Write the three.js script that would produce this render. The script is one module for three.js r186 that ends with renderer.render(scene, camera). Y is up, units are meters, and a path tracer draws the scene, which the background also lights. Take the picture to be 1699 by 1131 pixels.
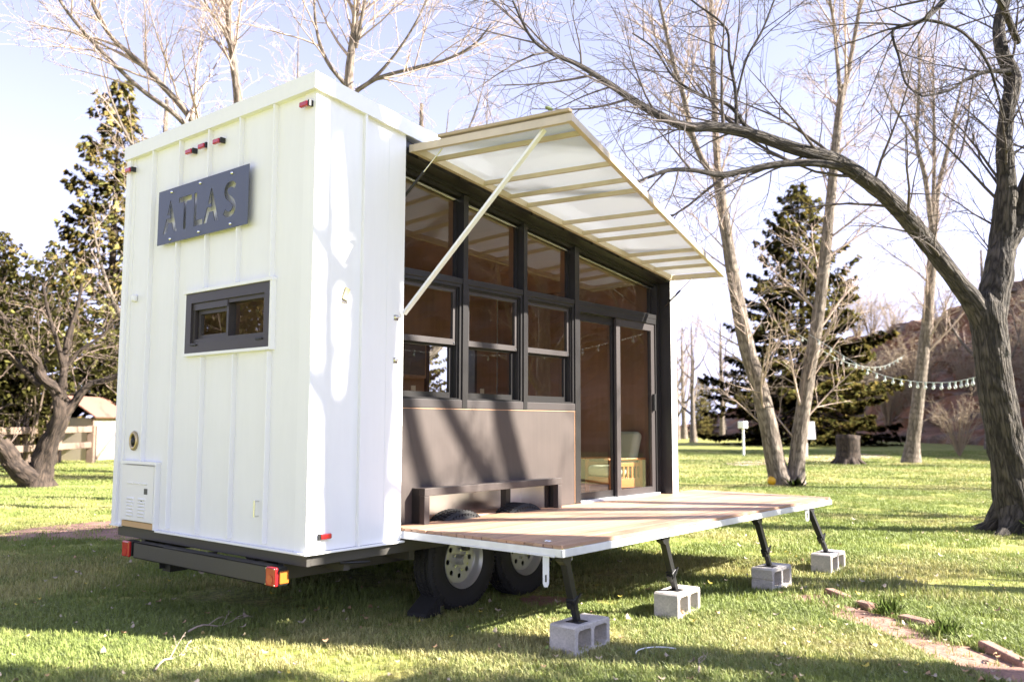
import * as THREE from 'three';
import { mergeGeometries, mergeVertices } from 'three/addons/utils/BufferGeometryUtils.js';
import { RoundedBoxGeometry } from 'three/addons/geometries/RoundedBoxGeometry.js';

// ---------- camera, sky, sun, exposure ----------
const scene = new THREE.Scene();
const camera = new THREE.PerspectiveCamera(42.83, 1024 / 681, 0.1, 900);
camera.position.set(-3.485, 1.427, 4.569);
camera.rotation.order = 'YXZ';
camera.rotation.set(0.0934, -0.8802, 0.0028);
camera.focus = 7.2;
camera.userData.fStop = 1.7;
scene.add(camera);

const R = Math.PI / 180;
const SUN_EL = 32 * R, SUN_AZ = 28 * R;                       // azimuth from +z towards +x
const sunDir = new THREE.Vector3(Math.sin(SUN_AZ) * Math.cos(SUN_EL), Math.sin(SUN_EL), Math.cos(SUN_AZ) * Math.cos(SUN_EL));
const EXPOSURE = 5.7;
const clampA = (x) => Math.min(1, Math.max(-1, x)), lerpA = (a, b, t) => a + (b - a) * t;
{
  const w = 512, h = 256, d = new Float32Array(w * h * 4), v = new THREE.Vector3();
  for (let j = 0; j < h; j++) for (let i = 0; i < w; i++) {
    const el = ((j + 0.5) / h - 0.5) * Math.PI, az = ((i + 0.5) / w - 0.5) * 2 * Math.PI;
    v.set(Math.cos(el) * Math.cos(az), Math.sin(el), Math.cos(el) * Math.sin(az));
    const s = Math.max(0.02, Math.sin(Math.max(el, 0))), g = Math.acos(clampA(v.dot(sunDir)));      // CIE clear sky: gradation and indicatrix
    const lum = 0.285 * (1 - Math.exp(-0.32 / s)) * (0.95 + 5 * Math.exp(-3 * g) + 0.45 * Math.cos(g) ** 2), t = Math.pow(s, 0.55);
    const tint = [lerpA(0.97, 0.76, t), lerpA(0.975, 0.9, t), lerpA(1.36, 1.46, t)];
    for (let k = 0; k < 3; k++) d[(j * w + i) * 4 + k] = lum * tint[k];
    d[(j * w + i) * 4 + 3] = 1;
  }
  const sky = new THREE.DataTexture(d, w, h, THREE.RGBAFormat, THREE.FloatType);
  sky.mapping = THREE.EquirectangularReflectionMapping;
  sky.magFilter = sky.minFilter = THREE.LinearFilter; sky.wrapS = THREE.RepeatWrapping; sky.needsUpdate = true;
  scene.background = sky; scene.environment = sky;
}
const sun = new THREE.DirectionalLight(new THREE.Color().setRGB(1, 0.93, 0.82), 5);
sun.position.copy(sunDir).multiplyScalar(80);
sun.castShadow = true; sun.shadow.mapSize.set(4096, 4096);
Object.assign(sun.shadow.camera, { left: -45, right: 45, top: 45, bottom: -45, near: 1, far: 220 });
scene.add(sun, sun.target);

const renderer = new THREE.WebGLRenderer({ antialias: true });
renderer.setSize(1024, 681);
renderer.toneMapping = THREE.LinearToneMapping;
renderer.toneMappingExposure = EXPOSURE;
renderer.shadowMap.enabled = true;

// ---------- helpers ----------
function rng(seed) { let a = seed >>> 0; return () => { a = (a + 0x6D2B79F5) | 0; let t = Math.imul(a ^ (a >>> 15), 1 | a); t = (t + Math.imul(t ^ (t >>> 7), 61 | t)) ^ t; return ((t ^ (t >>> 14)) >>> 0) / 4294967296; }; }
const V = (x, y, z) => new THREE.Vector3(x, y, z);
const clamp = (x, a, b) => Math.min(b, Math.max(a, x));
const lerp = (a, b, t) => a + (b - a) * t;
function hash3(x, y, z) { let h = Math.imul(x | 0, 374761393) ^ Math.imul(y | 0, 668265263) ^ Math.imul(z | 0, 2147483647 ^ 1274126177); h = Math.imul(h ^ (h >>> 13), 1274126177); h ^= h >>> 16; return (h >>> 0) / 4294967296; }
function vnoise(x, y, z, px = 1 << 20, py = 1 << 20) {       // value noise, optional period in x and y
  const xi = Math.floor(x), yi = Math.floor(y), zi = Math.floor(z);
  const f = (t) => t * t * t * (t * (t * 6 - 15) + 10), u = f(x - xi), v = f(y - yi), w = f(z - zi);
  const m = (a, p) => ((a % p) + p) % p, c = (i, j, k) => hash3(m(xi + i, px), m(yi + j, py), zi + k);
  const l = (k) => lerp(lerp(c(0, 0, k), c(1, 0, k), u), lerp(c(0, 1, k), c(1, 1, k), u), v);
  return lerp(l(0), l(1), w);
}
function fbm(x, y, z, oct = 4, px, py) { let a = 0.5, s = 0, n = 0; for (let o = 0; o < oct; o++) { s += a * vnoise(x, y, z + o * 17.3, px, py); n += a; a *= 0.5; x *= 2; y *= 2; z *= 2; if (px) { px *= 2; py *= 2; } } return s / n; }
const toS = (c) => 255 * clamp(c <= 0.0031308 ? 12.92 * c : 1.055 * Math.pow(c, 1 / 2.4) - 0.055, 0, 1);
function tex(size, fn, srgb = true, sizeY = size) {            // fn(u,v) in 0..1 -> [r,g,b] linear or a number
  const d = new Uint8Array(size * sizeY * 4);
  for (let j = 0; j < sizeY; j++) for (let i = 0; i < size; i++) {
    let c = fn((i + 0.5) / size, (j + 0.5) / sizeY); if (typeof c === 'number') c = [c, c, c];
    for (let k = 0; k < 3; k++) d[(j * size + i) * 4 + k] = srgb ? toS(c[k]) : clamp(c[k], 0, 1) * 255;
    d[(j * size + i) * 4 + 3] = 255;
  }
  const t = new THREE.DataTexture(d, size, sizeY); t.wrapS = t.wrapT = THREE.RepeatWrapping; t.magFilter = t.minFilter = THREE.LinearFilter;
  if (srgb) t.colorSpace = THREE.SRGBColorSpace; t.needsUpdate = true; return t;
}
function rep(t, sx, sy = sx) { const c = t.clone(); c.repeat.set(sx, sy); c.needsUpdate = true; return c; }
function mat(name, rgb, rough = 0.7, o = {}) { const m = new THREE.MeshPhysicalMaterial({ roughness: rough, ...o }); if (rgb) m.color.setRGB(...rgb); m.name = name; return m; }
function mesh(name, geo, m, parent) { const o = new THREE.Mesh(geo, m); o.name = name; o.castShadow = o.receiveShadow = true; parent.add(o); return o; }
const used = {};
function numbered(n) { const k = used[n] = (used[n] ?? -1) + 1; return k ? `${n}_${String(k).padStart(3, '0')}` : n; }
function tag(o, label, category, group, kind) { if (label) o.userData.label = label; if (category) o.userData.category = category; if (group) o.userData.group = group; if (kind) o.userData.kind = kind; return o; }
function thing(name, label, category, pos = [0, 0, 0], turn = 0, group) { const g = new THREE.Group(); g.name = numbered(name); g.position.set(...pos); g.rotation.y = turn; scene.add(g); return tag(g, label, category, group); }
function single(name, geo, m, label, category, group, kind) { const o = mesh(numbered(name), geo, m, scene); return tag(o, label, category, group, kind); }
function copyOf(o, label, group) { const c = o.clone(); c.name = numbered(o.name.replace(/_\d{3}$/, '')); scene.add(c); c.userData = { ...o.userData }; if (label) c.userData.label = label; if (group) c.userData.group = group; return c; }
function uvBox(g, s = 1) {                                     // uv in metres (times s) by the way each face points
  const q = g.index ? g.toNonIndexed() : g, p = q.attributes.position, n = q.attributes.normal, uv = new Float32Array(p.count * 2);
  for (let i = 0; i < p.count; i++) {
    const a = Math.abs(n.getX(i)), b = Math.abs(n.getY(i)), c = Math.abs(n.getZ(i)), x = p.getX(i), y = p.getY(i), z = p.getZ(i);
    const [u, v] = a > b && a > c ? [z, y] : b > c ? [x, z] : [x, y]; uv[2 * i] = u * s; uv[2 * i + 1] = v * s;
  }
  q.setAttribute('uv', new THREE.BufferAttribute(uv, 2)); return q;
}
const box = (x0, x1, y0, y1, z0, z1) => uvBox(new THREE.BoxGeometry(x1 - x0, y1 - y0, z1 - z0).translate((x0 + x1) / 2, (y0 + y1) / 2, (z0 + z1) / 2));
const rbox = (x0, x1, y0, y1, z0, z1, r = 0.004) => uvBox(new RoundedBoxGeometry(x1 - x0, y1 - y0, z1 - z0, 1, r).translate((x0 + x1) / 2, (y0 + y1) / 2, (z0 + z1) / 2));
function prism(pts, z0, z1, holes = [], bevel = 0) {           // outline in x,y pushed along z
  const s = new THREE.Shape(pts.map((p) => new THREE.Vector2(p[0], p[1])));
  for (const h of holes) s.holes.push(new THREE.Path(h.map((p) => new THREE.Vector2(p[0], p[1]))));
  const g = new THREE.ExtrudeGeometry(s, { depth: z1 - z0 - 2 * bevel, bevelEnabled: bevel > 0, bevelSize: bevel, bevelThickness: bevel, bevelOffset: -bevel, bevelSegments: 1, curveSegments: 6 }).translate(0, 0, z0 + bevel);
  return uvBox(g);
}
const join = (...gs) => mergeGeometries(gs.map((g) => (g.index ? g.toNonIndexed() : g)));
function cyl(r0, r1, a, b, n = 12, open = false) {             // cylinder between two points
  const A = V(...a), B = V(...b), d = B.clone().sub(A), g = new THREE.CylinderGeometry(r1, r0, d.length(), n, 1, open);
  g.applyQuaternion(new THREE.Quaternion().setFromUnitVectors(V(0, 1, 0), d.normalize())).translate((A.x + B.x) / 2, (A.y + B.y) / 2, (A.z + B.z) / 2);
  return g.toNonIndexed();
}
class Acc {                                                    // collects tubes and leaves into one geometry
  constructor() { this.p = []; this.n = []; this.u = []; this.c = []; this.i = []; }
  tube(path, sides, ridge) {                                   // path: [{p: Vector3, r}], ridge(angle, along, r) -> factor
    const k0 = this.p.length / 3, N = path.length, T = V(0, 0, 0), nrm = V(0, 0, 0), b = V(0, 0, 0); let len = 0;
    for (let i = 0; i < N; i++) {
      T.copy(path[Math.min(i + 1, N - 1)].p).sub(path[Math.max(i - 1, 0)].p).normalize();
      if (i === 0) { nrm.set(Math.abs(T.y) < 0.9 ? 0 : 1, Math.abs(T.y) < 0.9 ? 1 : 0, 0); }
      nrm.addScaledVector(T, -nrm.dot(T)).normalize(); b.crossVectors(T, nrm);
      if (i) len += path[i].p.distanceTo(path[i - 1].p);
      for (let s = 0; s <= sides; s++) {
        const a = s / sides * 2 * Math.PI, ca = Math.cos(a), sa = Math.sin(a), r = path[i].r * (ridge ? ridge(s % sides / sides, len, path[i].r) : 1);
        const nx = nrm.x * ca + b.x * sa, ny = nrm.y * ca + b.y * sa, nz = nrm.z * ca + b.z * sa;
        this.p.push(path[i].p.x + nx * r, path[i].p.y + ny * r, path[i].p.z + nz * r); this.n.push(nx, ny, nz);
        this.u.push(s / sides * Math.max(1, Math.round(path[0].r * 10)), len / 1.6);
      }
    }
    for (let i = 0; i < N - 1; i++) for (let s = 0; s < sides; s++) { const a = k0 + i * (sides + 1) + s, c = a + sides + 1; this.i.push(a, a + 1, c, a + 1, c + 1, c); }
  }
  quad(o, a, b, col) {                                         // a diamond: o is the stem end, a along, b half across
    const k = this.p.length / 3, n = V(0, 0, 0).crossVectors(a, b).normalize(), P = [[0, 0], [0.45, 1], [1, 0], [0.45, -1]];
    for (const [s, t] of P) { this.p.push(o.x + a.x * s + b.x * t, o.y + a.y * s + b.y * t, o.z + a.z * s + b.z * t); this.n.push(n.x, n.y, n.z); this.u.push(s, t); if (col) this.c.push(...col); }
    this.i.push(k, k + 1, k + 2, k, k + 2, k + 3);
  }
  build(recalc) {
    const g = new THREE.BufferGeometry();
    g.setAttribute('position', new THREE.Float32BufferAttribute(this.p, 3)); g.setAttribute('normal', new THREE.Float32BufferAttribute(this.n, 3)); g.setAttribute('uv', new THREE.Float32BufferAttribute(this.u, 2));
    if (this.c.length) g.setAttribute('color', new THREE.Float32BufferAttribute(this.c, 3));
    g.setIndex(this.i); if (recalc) g.computeVertexNormals(); return g;
  }
}

// ---------- textures ----------
const barkTex = tex(512, (u, v) => { const n = fbm(u * 11 + 0.6 * fbm(u * 6, v * 6, 2, 2, 6, 6), v * 8, 1, 4, 11, 8), m = fbm(u * 24, v * 20, 5, 3, 24, 20); return 0.25 + 0.85 * Math.abs(n - 0.5) * 1.6 + 0.35 * m; }, false);
const barkCol = (a, b) => tex(512, (u, v) => { const n = clamp(Math.abs(fbm(u * 11 + 0.6 * fbm(u * 6, v * 6, 2, 2, 6, 6), v * 8, 1, 4, 11, 8) - 0.5) * 3.2 + 0.5 * (fbm(u * 20, v * 16, 7, 3, 20, 16) - 0.5), 0, 1); return a.map((x, k) => lerp(x, b[k], n)); });
const grainTex = tex(512, (u, v) => { const w = fbm(u * 3, v * 40, 2, 4, 3, 40), k = fbm(u * 2, v * 5, 9, 3, 2, 5); return [0.46, 0.295, 0.2].map((c) => c * (0.62 + 0.55 * w + 0.35 * (k - 0.5))); });
const plyTex = tex(512, (u, v) => { const w = fbm(u * 30, v * 2, 2, 4, 30, 2), k = fbm(u * 4, v * 1, 9, 3, 4, 1); return [0.2, 0.11, 0.058].map((c) => c * (0.74 + 0.26 * w + 0.3 * (k - 0.5))); });
const speckTex = tex(256, (u, v) => 0.62 * fbm(u * 64, v * 64, 3, 2, 64, 64) + 0.38 * fbm(u * 16, v * 16, 4, 3, 16, 16), false);
const concTex = tex(256, (u, v) => { const n = fbm(u * 48, v * 48, 3, 3, 48, 48), k = fbm(u * 5, v * 5, 6, 3, 5, 5); return [0.56, 0.52, 0.475].map((c) => c * (0.68 + 0.36 * n + 0.62 * (k - 0.5))); });
const galvTex = tex(256, (u, v) => { const n = Math.floor(fbm(u * 18, v * 18, 3, 2, 18, 18) * 9) / 9, k = fbm(u * 4, v * 9, 6, 3, 4, 9); return [0.76, 0.77, 0.78].map((c) => c * (0.86 + 0.16 * n + 0.14 * (k - 0.5))); });
const panelTex = tex(512, (u, v) => { const n = fbm(u * 60, v * 3, 3, 3, 60, 3), k = fbm(u * 5, v * 5, 6, 4, 5, 5); return [0.064, 0.05, 0.045].map((c) => c * (0.84 + 0.16 * n + 0.3 * (k - 0.5))); });
const whiteTex = tex(512, (u, v) => { const n = fbm(u * 40, v * 4, 3, 3, 40, 4), k = fbm(u * 3, v * 3, 6, 4, 3, 3); return [0.82, 0.82, 0.82].map((c) => c * (0.965 + 0.03 * n + 0.05 * (k - 0.5))); });
const turfTex = tex(1024, (u, v) => {
  const f = fbm(u * 190, v * 190, 1, 2, 190, 190), m = fbm(u * 24, v * 24, 2, 3, 24, 24), k = fbm(u * 5, v * 5, 3, 3, 5, 5), s = 0.45 + 1.05 * f;
  const straw = clamp((m - 0.44) * 2.6 + (k - 0.5) * 1.2, 0, 0.85);
  return [lerp(0.19, 0.34, straw) * s, lerp(0.21, 0.3, straw) * s, lerp(0.035, 0.095, straw) * s];
});
const soilTex = tex(512, (u, v) => { const f = fbm(u * 90, v * 90, 1, 3, 90, 90), k = fbm(u * 7, v * 7, 3, 3, 7, 7); return [0.30, 0.165, 0.125].map((c, i) => c * (0.55 + 0.7 * f + 0.5 * (k - 0.5)) * (i ? 1 + 0.08 * k : 1)); });
const rockTex = tex(512, (u, v) => { const s = fbm(u * 4, v * 22, 1, 4, 4, 22), k = fbm(u * 6, v * 6, 3, 4, 6, 6), f = fbm(u * 60, v * 60, 5, 2, 60, 60), g = clamp((k - 0.42) * 3, 0, 1); return [lerp(0.27, 0.185, g), lerp(0.135, 0.145, g), lerp(0.078, 0.115, g)].map((c) => c * (0.45 + 0.75 * s + 0.4 * (f - 0.5))); });

// ---------- materials ----------
const mWhite = mat('white paint', null, 0.42, { map: whiteTex, bumpMap: whiteTex, bumpScale: 0.004 });
const mWhiteTrim = mat('white trim', [0.82, 0.82, 0.82], 0.4);
const mBronze = mat('dark bronze frame', [0.019, 0.018, 0.0185], 0.32, { specularIntensity: 0.9 });
const mBronzeFlat = mat('bronze window frame', [0.04, 0.034, 0.034], 0.42);
const mBrown = mat('brown panel', null, 0.5, { map: panelTex });
const mSteel = mat('painted steel chassis', [0.048, 0.044, 0.039], 0.5, { bumpMap: speckTex, bumpScale: 0.0004 });
const mBlack = mat('black plastic', [0.012, 0.012, 0.013], 0.5);
const mRubber = mat('tyre rubber', [0.02, 0.0195, 0.019], 0.75, { bumpMap: rep(speckTex, 6), bumpScale: 0.001 });
const mRim = mat('silver wheel paint', [0.52, 0.52, 0.5], 0.36, { metalness: 0.55 });
const mChrome = mat('bright metal', [0.72, 0.72, 0.7], 0.22, { metalness: 1 });
const mGalv = mat('galvanised metal', null, 0.42, { map: galvTex, metalness: 0.15 });
const mLiner = mat('aluminium liner', [0.82, 0.78, 0.72], 0.3, { metalness: 1, bumpMap: rep(panelTex, 1.5), bumpScale: 0.02 });
const mDeck = mat('hardwood boards', null, 0.55, { map: grainTex, bumpMap: grainTex, bumpScale: 0.0015 });
const mPly = mat('oiled plywood', null, 0.5, { map: plyTex });
const mRawWood = mat('raw pine', [0.55, 0.36, 0.18], 0.7);
const mGlass = mat('window glass', [0.97, 0.98, 0.97], 0.0, { transmission: 1, thickness: 0, ior: 1.9, specularIntensity: 1 });   // stands for a double pane
const mSign = mat('blued steel sign', [0.095, 0.105, 0.13], 0.42, { metalness: 0.55, bumpMap: rep(speckTex, 2), bumpScale: 0.0003 });
const mRed = mat('red lens', [0.42, 0.012, 0.018], 0.18, { clearcoat: 0.6 });
const mAmber = mat('amber lens', [0.36, 0.12, 0.02], 0.2, { clearcoat: 0.6 });
const mPoly = mat('twin wall polycarbonate', null, 0.9, { transmission: 0.17, thickness: 0, map: tex(64, (u) => { const f = u * 8 % 1; return f < 0.25 ? [0.42, 0.46, 0.54] : [0.66, 0.72, 0.83]; }, true, 4) });
const mAlu = mat('weathered golden frame', [0.8, 0.68, 0.5], 0.45, { map: galvTex, metalness: 0.3 });
const mConc = mat('concrete', null, 0.92, { map: rep(concTex, 2.5), bumpMap: rep(concTex, 2.5), bumpScale: 0.0016 });
const mLeg = mat('dark leg steel', [0.024, 0.024, 0.026], 0.38, { metalness: 0.3 });
const mCushion = mat('sage cushion', [0.40, 0.42, 0.29], 0.95, { sheen: 0.3 });
const mOak = mat('orange oak', [0.34, 0.125, 0.03], 0.38);

// ---------- ground ----------
const G = new THREE.Group();                                   // scratch
{
  const size = 700, n = 140, g = new THREE.PlaneGeometry(size, size, n, n).rotateX(-Math.PI / 2).translate(60, 0, -20);
  const p = g.attributes.position, uv = g.attributes.uv, col = new Float32Array(p.count * 3);
  for (let i = 0; i < p.count; i++) {
    const x = p.getX(i), z = p.getZ(i); uv.setXY(i, x / 5, z / 5);
    const k = 0.82 + 0.36 * fbm(x / 9, z / 9, 3, 3), w = 0.9 + 0.2 * fbm(x / 14, z / 14, 8, 2); col.set([k * w, k, k * 0.95], i * 3);
  }
  g.setAttribute('color', new THREE.BufferAttribute(col, 3));
  single('lawn', g, mat('turf', null, 0.95, { map: turfTex, vertexColors: true, bumpMap: turfTex, bumpScale: 0.03 }), 'mown lawn with patches of straw and green', null, null, 'structure');
}
function patch(name, pts, y, m, label, kind = 'structure', wob = 0.12, seed = 1) {   // an irregular bare patch lying on the lawn
  const r = rng(seed), c = new THREE.CatmullRomCurve3(pts.map((p) => V(p[0], 0, p[1])), true), o = [];
  for (let i = 0; i < 110; i++) { const q = c.getPoint(i / 110); o.push(new THREE.Vector2(q.x + (r() - 0.5) * wob, -(q.z + (r() - 0.5) * wob))); }
  const g = new THREE.ShapeGeometry(new THREE.Shape(o)).rotateX(-Math.PI / 2).translate(0, y, 0), p = g.attributes.position, uv = g.attributes.uv;
  for (let i = 0; i < p.count; i++) uv.setXY(i, p.getX(i) / 1.6, p.getZ(i) / 1.6);
  return single(name, g, m, label, null, null, kind);
}
const mRedSoil = mat('red soil', null, 0.95, { map: soilTex, bumpMap: soilTex, bumpScale: 0.03 });
const redPts = [[3.62, 1.62], [3.84, 1.9], [3.5, 2.28], [3.3, 2.6], [2.75, 3.2], [2.35, 3.8], [2.0, 4.1], [1.95, 3.62], [2.42, 3.02], [2.9, 2.52], [3.12, 2.12], [3.34, 1.78]];
patch('red_soil', redPts, 0.012, mRedSoil, 'bare strip of red soil worn through the lawn');
const greyPts = [[0.7, -7.1], [1.5, -7.8], [2.7, -7.9], [3.7, -7.0], [3.5, -5.9], [2.2, -5.5], [1.4, -6.2]];
patch('bare_soil', greyPts, 0.012, mRedSoil, 'bare soil worn through the lawn behind the house', 'structure', 0.2, 3);
patch('worn_soil', [[1.9, 0.2], [2.2, 0.05], [2.35, 0.3], [2.15, 0.5], [1.9, 0.42]], 0.012, mRedSoil, 'small worn patch of red soil under the deck', 'structure', 0.08, 4);
patch('sandy_path', [[24, -8.3], [28, -7.6], [33, -6.8], [36, -6.6], [38, -8.6], [34, -9.8], [29, -9.6], [25, -9.2]], 0.012, mat('sandy path', [0.5, 0.36, 0.28], 0.95, { bumpMap: speckTex, bumpScale: 0.02 }), 'pale sandy path crossing the far lawn', 'structure', 0.3, 5);

// ---------- the tiny house ----------
const H = 3.0195, SL = -0.121, W = 2.5056, FA = 0.115, L0 = 4.82, RD = 0.13, roofY = (x) => H + SL * x;
const house = thing('tiny_house', 'white tiny house on a trailer with big dark framed windows', 'tiny house', [0, 0.6, 0]);
const P = (n, g, m, par = house) => mesh(n, g, m, par);
const onEnd = (g) => g.rotateY(-Math.PI / 2);                  // a shape drawn with x to the right and y up, put on the end wall: x -> z, depth -> -x
// end wall: sheets between battens
const batZ = [0, 1, 2, 3, 4].map((k) => -0.4262 - k * 0.4125), WZ0 = -1.47, WZ1 = -0.425, WY0 = 1.335, WY1 = 1.775;
{
  const cuts = [-0.115, ...batZ, -2.405];
  for (let k = 0; k < cuts.length - 1; k++) {
    const a = cuts[k + 1], b = cuts[k];
    if (a >= WZ0 - 0.001 && b <= WZ1 + 0.005) { P('wall_panel', box(0, 0.1, 0, WY0, a, b), mWhite); P('wall_panel', box(0, 0.1, WY1, H, a, b), mWhite); }
    else if (a < WZ0 && b > WZ0) P('wall_panel', join(box(0, 0.1, 0, H, a, WZ0), box(0, 0.1, 0, WY0, WZ0, b), box(0, 0.1, WY1, H, WZ0, b)), mWhite);
    else P('wall_panel', box(0, 0.1, 0, H, a, b), mWhite);
  }
  batZ.forEach((z, k) => {
    const segs = k === 1 || k === 2 ? [[0.02, 1.3], [1.81, H]] : k === 0 ? [[0.02, 1.3], [1.81, H]] : k === 4 ? [[0.5, H]] : [[0.02, H]];
    for (const [a, b] of segs) P('batten', rbox(-0.038, 0.003, a, b, z - 0.008, z + 0.008, 0.003), mWhite);
  });
  P('corner_trim', join(box(-0.006, 0.1, -0.012, H, -0.115, 0.006), box(0.1, 0.11, -0.012, H, -0.1, 0.006)), mWhiteTrim);
  P('corner_trim', join(box(-0.03, 0.1, -0.012, H, -W - 0.01, -2.45), box(-0.006, 0.1, -0.012, H, -2.45, -2.405)), mWhiteTrim);
  P('drip_edge', join(rbox(-0.035, 0, -0.014, 0, -1.82, -0.0, 0.003), rbox(-0.035, 0, -0.014, 0, -W - 0.03, -2.38, 0.003), rbox(-0.03, 0.83, -0.016, -0.002, 0.002, 0.03, 0.003)), mWhiteTrim);
}
// near return of the long side
for (const [a, b] of [[0.11, 0.41], [0.41, 0.65], [0.65, 0.8126]]) P('wall_panel', prism([[a, 0], [b, 0], [b, roofY(b)], [a, roofY(a)]], -0.1, a > 0.6 ? 0.002 : 0), mWhite);
P('batten', prism([[0.404, 0], [0.422, 0], [0.422, roofY(0.422)], [0.404, roofY(0.404)]], 0, 0.028), mWhite);
P('wall_return', box(0.795, 0.8126, 0, roofY(0.8126), -0.16, -0.0005), mWhite);
P('wall_panel', prism([[4.7066, 0], [L0, 0], [L0, roofY(L0)], [4.7066, roofY(4.7066)]], -0.1, 0), mWhite);
P('wall_return', box(4.703, 4.7066, 0, roofY(4.71), -RD - 0.05, -0.002), mBronze);
// back wall with a window, far wall, floor, roof
{
  const bx0 = 3.43, bx1 = 4.25, by0 = 1.1, by1 = 1.75;
  P('wall_panel', prism([[0.1, 0], [L0, 0], [L0, roofY(L0)], [0.1, roofY(0.1)]], -W, -W + 0.08, [[[bx0, by0], [bx1, by0], [bx1, by1], [bx0, by1]]]), mWhite);
  const w = new THREE.Group(); w.name = 'window'; house.add(w);
  P('frame', prism([[bx0 - 0.01, by0 - 0.01], [bx1 + 0.01, by0 - 0.01], [bx1 + 0.01, by1 + 0.01], [bx0 - 0.01, by1 + 0.01]], -W - 0.01, -W + 0.13, [[[bx0 + 0.03, by0 + 0.03], [bx1 - 0.03, by0 + 0.03], [bx1 - 0.03, by1 - 0.03], [bx0 + 0.03, by1 - 0.03]]]), mBronze, w);
  P('pane', new THREE.PlaneGeometry(bx1 - bx0 - 0.06, by1 - by0 - 0.06).translate((bx0 + bx1) / 2, (by0 + by1) / 2, -W + 0.04), mGlass, w);
  P('inner_wall', prism([[0.12, 0.085], [4.66, 0.085], [4.66, roofY(4.66) - 0.1], [0.12, roofY(0.12) - 0.1]], -W + 0.082, -W + 0.1, [[[bx0 - 0.02, by0 - 0.02], [bx1 + 0.02, by0 - 0.02], [bx1 + 0.02, by1 + 0.02], [bx0 - 0.02, by1 + 0.02]]]), mPly);
  P('wall_panel', box(4.72, L0 - 0.002, 0, roofY(L0) - 0.002, -W + 0.082, -0.102), mWhite);
  P('inner_wall', box(4.68, 4.715, 0.085, roofY(4.72) - 0.1, -W + 0.1, -0.26), mPly);
  P('inner_wall', join(box(0.102, 0.118, 0.085, 1.3, -W + 0.1, -0.12), box(0.102, 0.118, 1.8, H - 0.1, -W + 0.1, -0.12), box(0.102, 0.118, 1.3, 1.8, -W + 0.1, -1.5), box(0.102, 0.118, 1.3, 1.8, -0.4, -0.12)), mPly);
  P('inner_wall', prism([[0.12, 0.085], [0.81, 0.085], [0.81, roofY(0.81) - 0.1], [0.12, roofY(0.12) - 0.1]], -0.14, -0.12), mPly);
  P('floor', box(0.1, 4.71, 0.0, 0.083, -W + 0.08, -0.2), mDeck);
  const rp = (d) => [[0.1, roofY(0.1) + d], [4.71, roofY(4.71) + d]];
  const [a, b] = rp(-0.1), [e, f] = rp(-0.02);
  P('ceiling', prism([a, b, f, e], -W + 0.08, -0.2), mPly);
  P('roof', prism([[-0.02, H + 0.03], [L0 + 0.03, roofY(L0) + 0.03], [L0 + 0.03, roofY(L0) + 0.1], [-0.02, H + 0.1]], -W - 0.02, 0.02), mWhiteTrim);
  const fp = [[-0.03, H], [L0 + 0.04, roofY(L0)], [L0 + 0.04, roofY(L0) + FA], [-0.03, H + FA]];
  P('fascia', prism(fp, 0.02, 0.035), mWhite); P('fascia', prism(fp, -W - 0.035, -W - 0.02), mWhite);
  P('fascia', box(-0.042, -0.02, H, H + FA, -W - 0.038, 0.038), mWhite);
  P('soffit', prism([[-0.02, H], [0.8, roofY(0.8)], [0.8, roofY(0.8) + 0.03], [-0.02, H + 0.03]], -W - 0.02, 0.02), mWhiteTrim);
}
// end window
{
  const w = new THREE.Group(); w.name = 'window'; house.add(w);
  const fr = (z0, z1, y0, y1, t, x0, x1) => join(box(x0, x1, y1 - t, y1, z0, z1), box(x0, x1, y0, y0 + t, z0, z1), box(x0, x1, y0 + t, y1 - t, z0, z0 + t), box(x0, x1, y0 + t, y1 - t, z1 - t, z1));
  P('trim', join(box(-0.045, 0, 1.783, 1.806, -1.508, -0.385), box(-0.04, 0, 1.312, 1.332, -1.508, -0.388), box(-0.04, 0, 1.332, 1.783, -0.408, -0.39), box(-0.03, 0, 1.332, 1.783, -1.508, -1.49)), mWhiteTrim, w);
  P('frame', fr(-1.49, -0.408, 1.332, 1.783, 0.075, -0.03, 0.05), mBronzeFlat, w);
  P('inner_frame', join(fr(-1.415, -0.483, 1.407, 1.708, 0.03, -0.012, 0.055), box(-0.012, 0.05, 1.437, 1.675, -0.965, -0.94)), mBronzeFlat, w);
  P('head_rail', box(-0.018, 0.05, 1.655, 1.7, -1.405, -0.95), mBronzeFlat, w);
  P('sash', fr(-1.375, -0.963, 1.437, 1.655, 0.03, 0.012, 0.04), mBronzeFlat, w);
  P('pane', new THREE.PlaneGeometry(0.35, 0.158).rotateY(-Math.PI / 2).translate(0.028, 1.546, -1.17), mGlass, w);
  P('pane', new THREE.PlaneGeometry(0.43, 0.24).rotateY(-Math.PI / 2).translate(0.034, 1.556, -0.727), mGlass, w);
  for (const z of [-1.36, -0.53]) P('latch', rbox(-0.04, -0.028, 1.385, 1.4, z - 0.04, z + 0.04, 0.004), mBlack, w);
}
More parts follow.
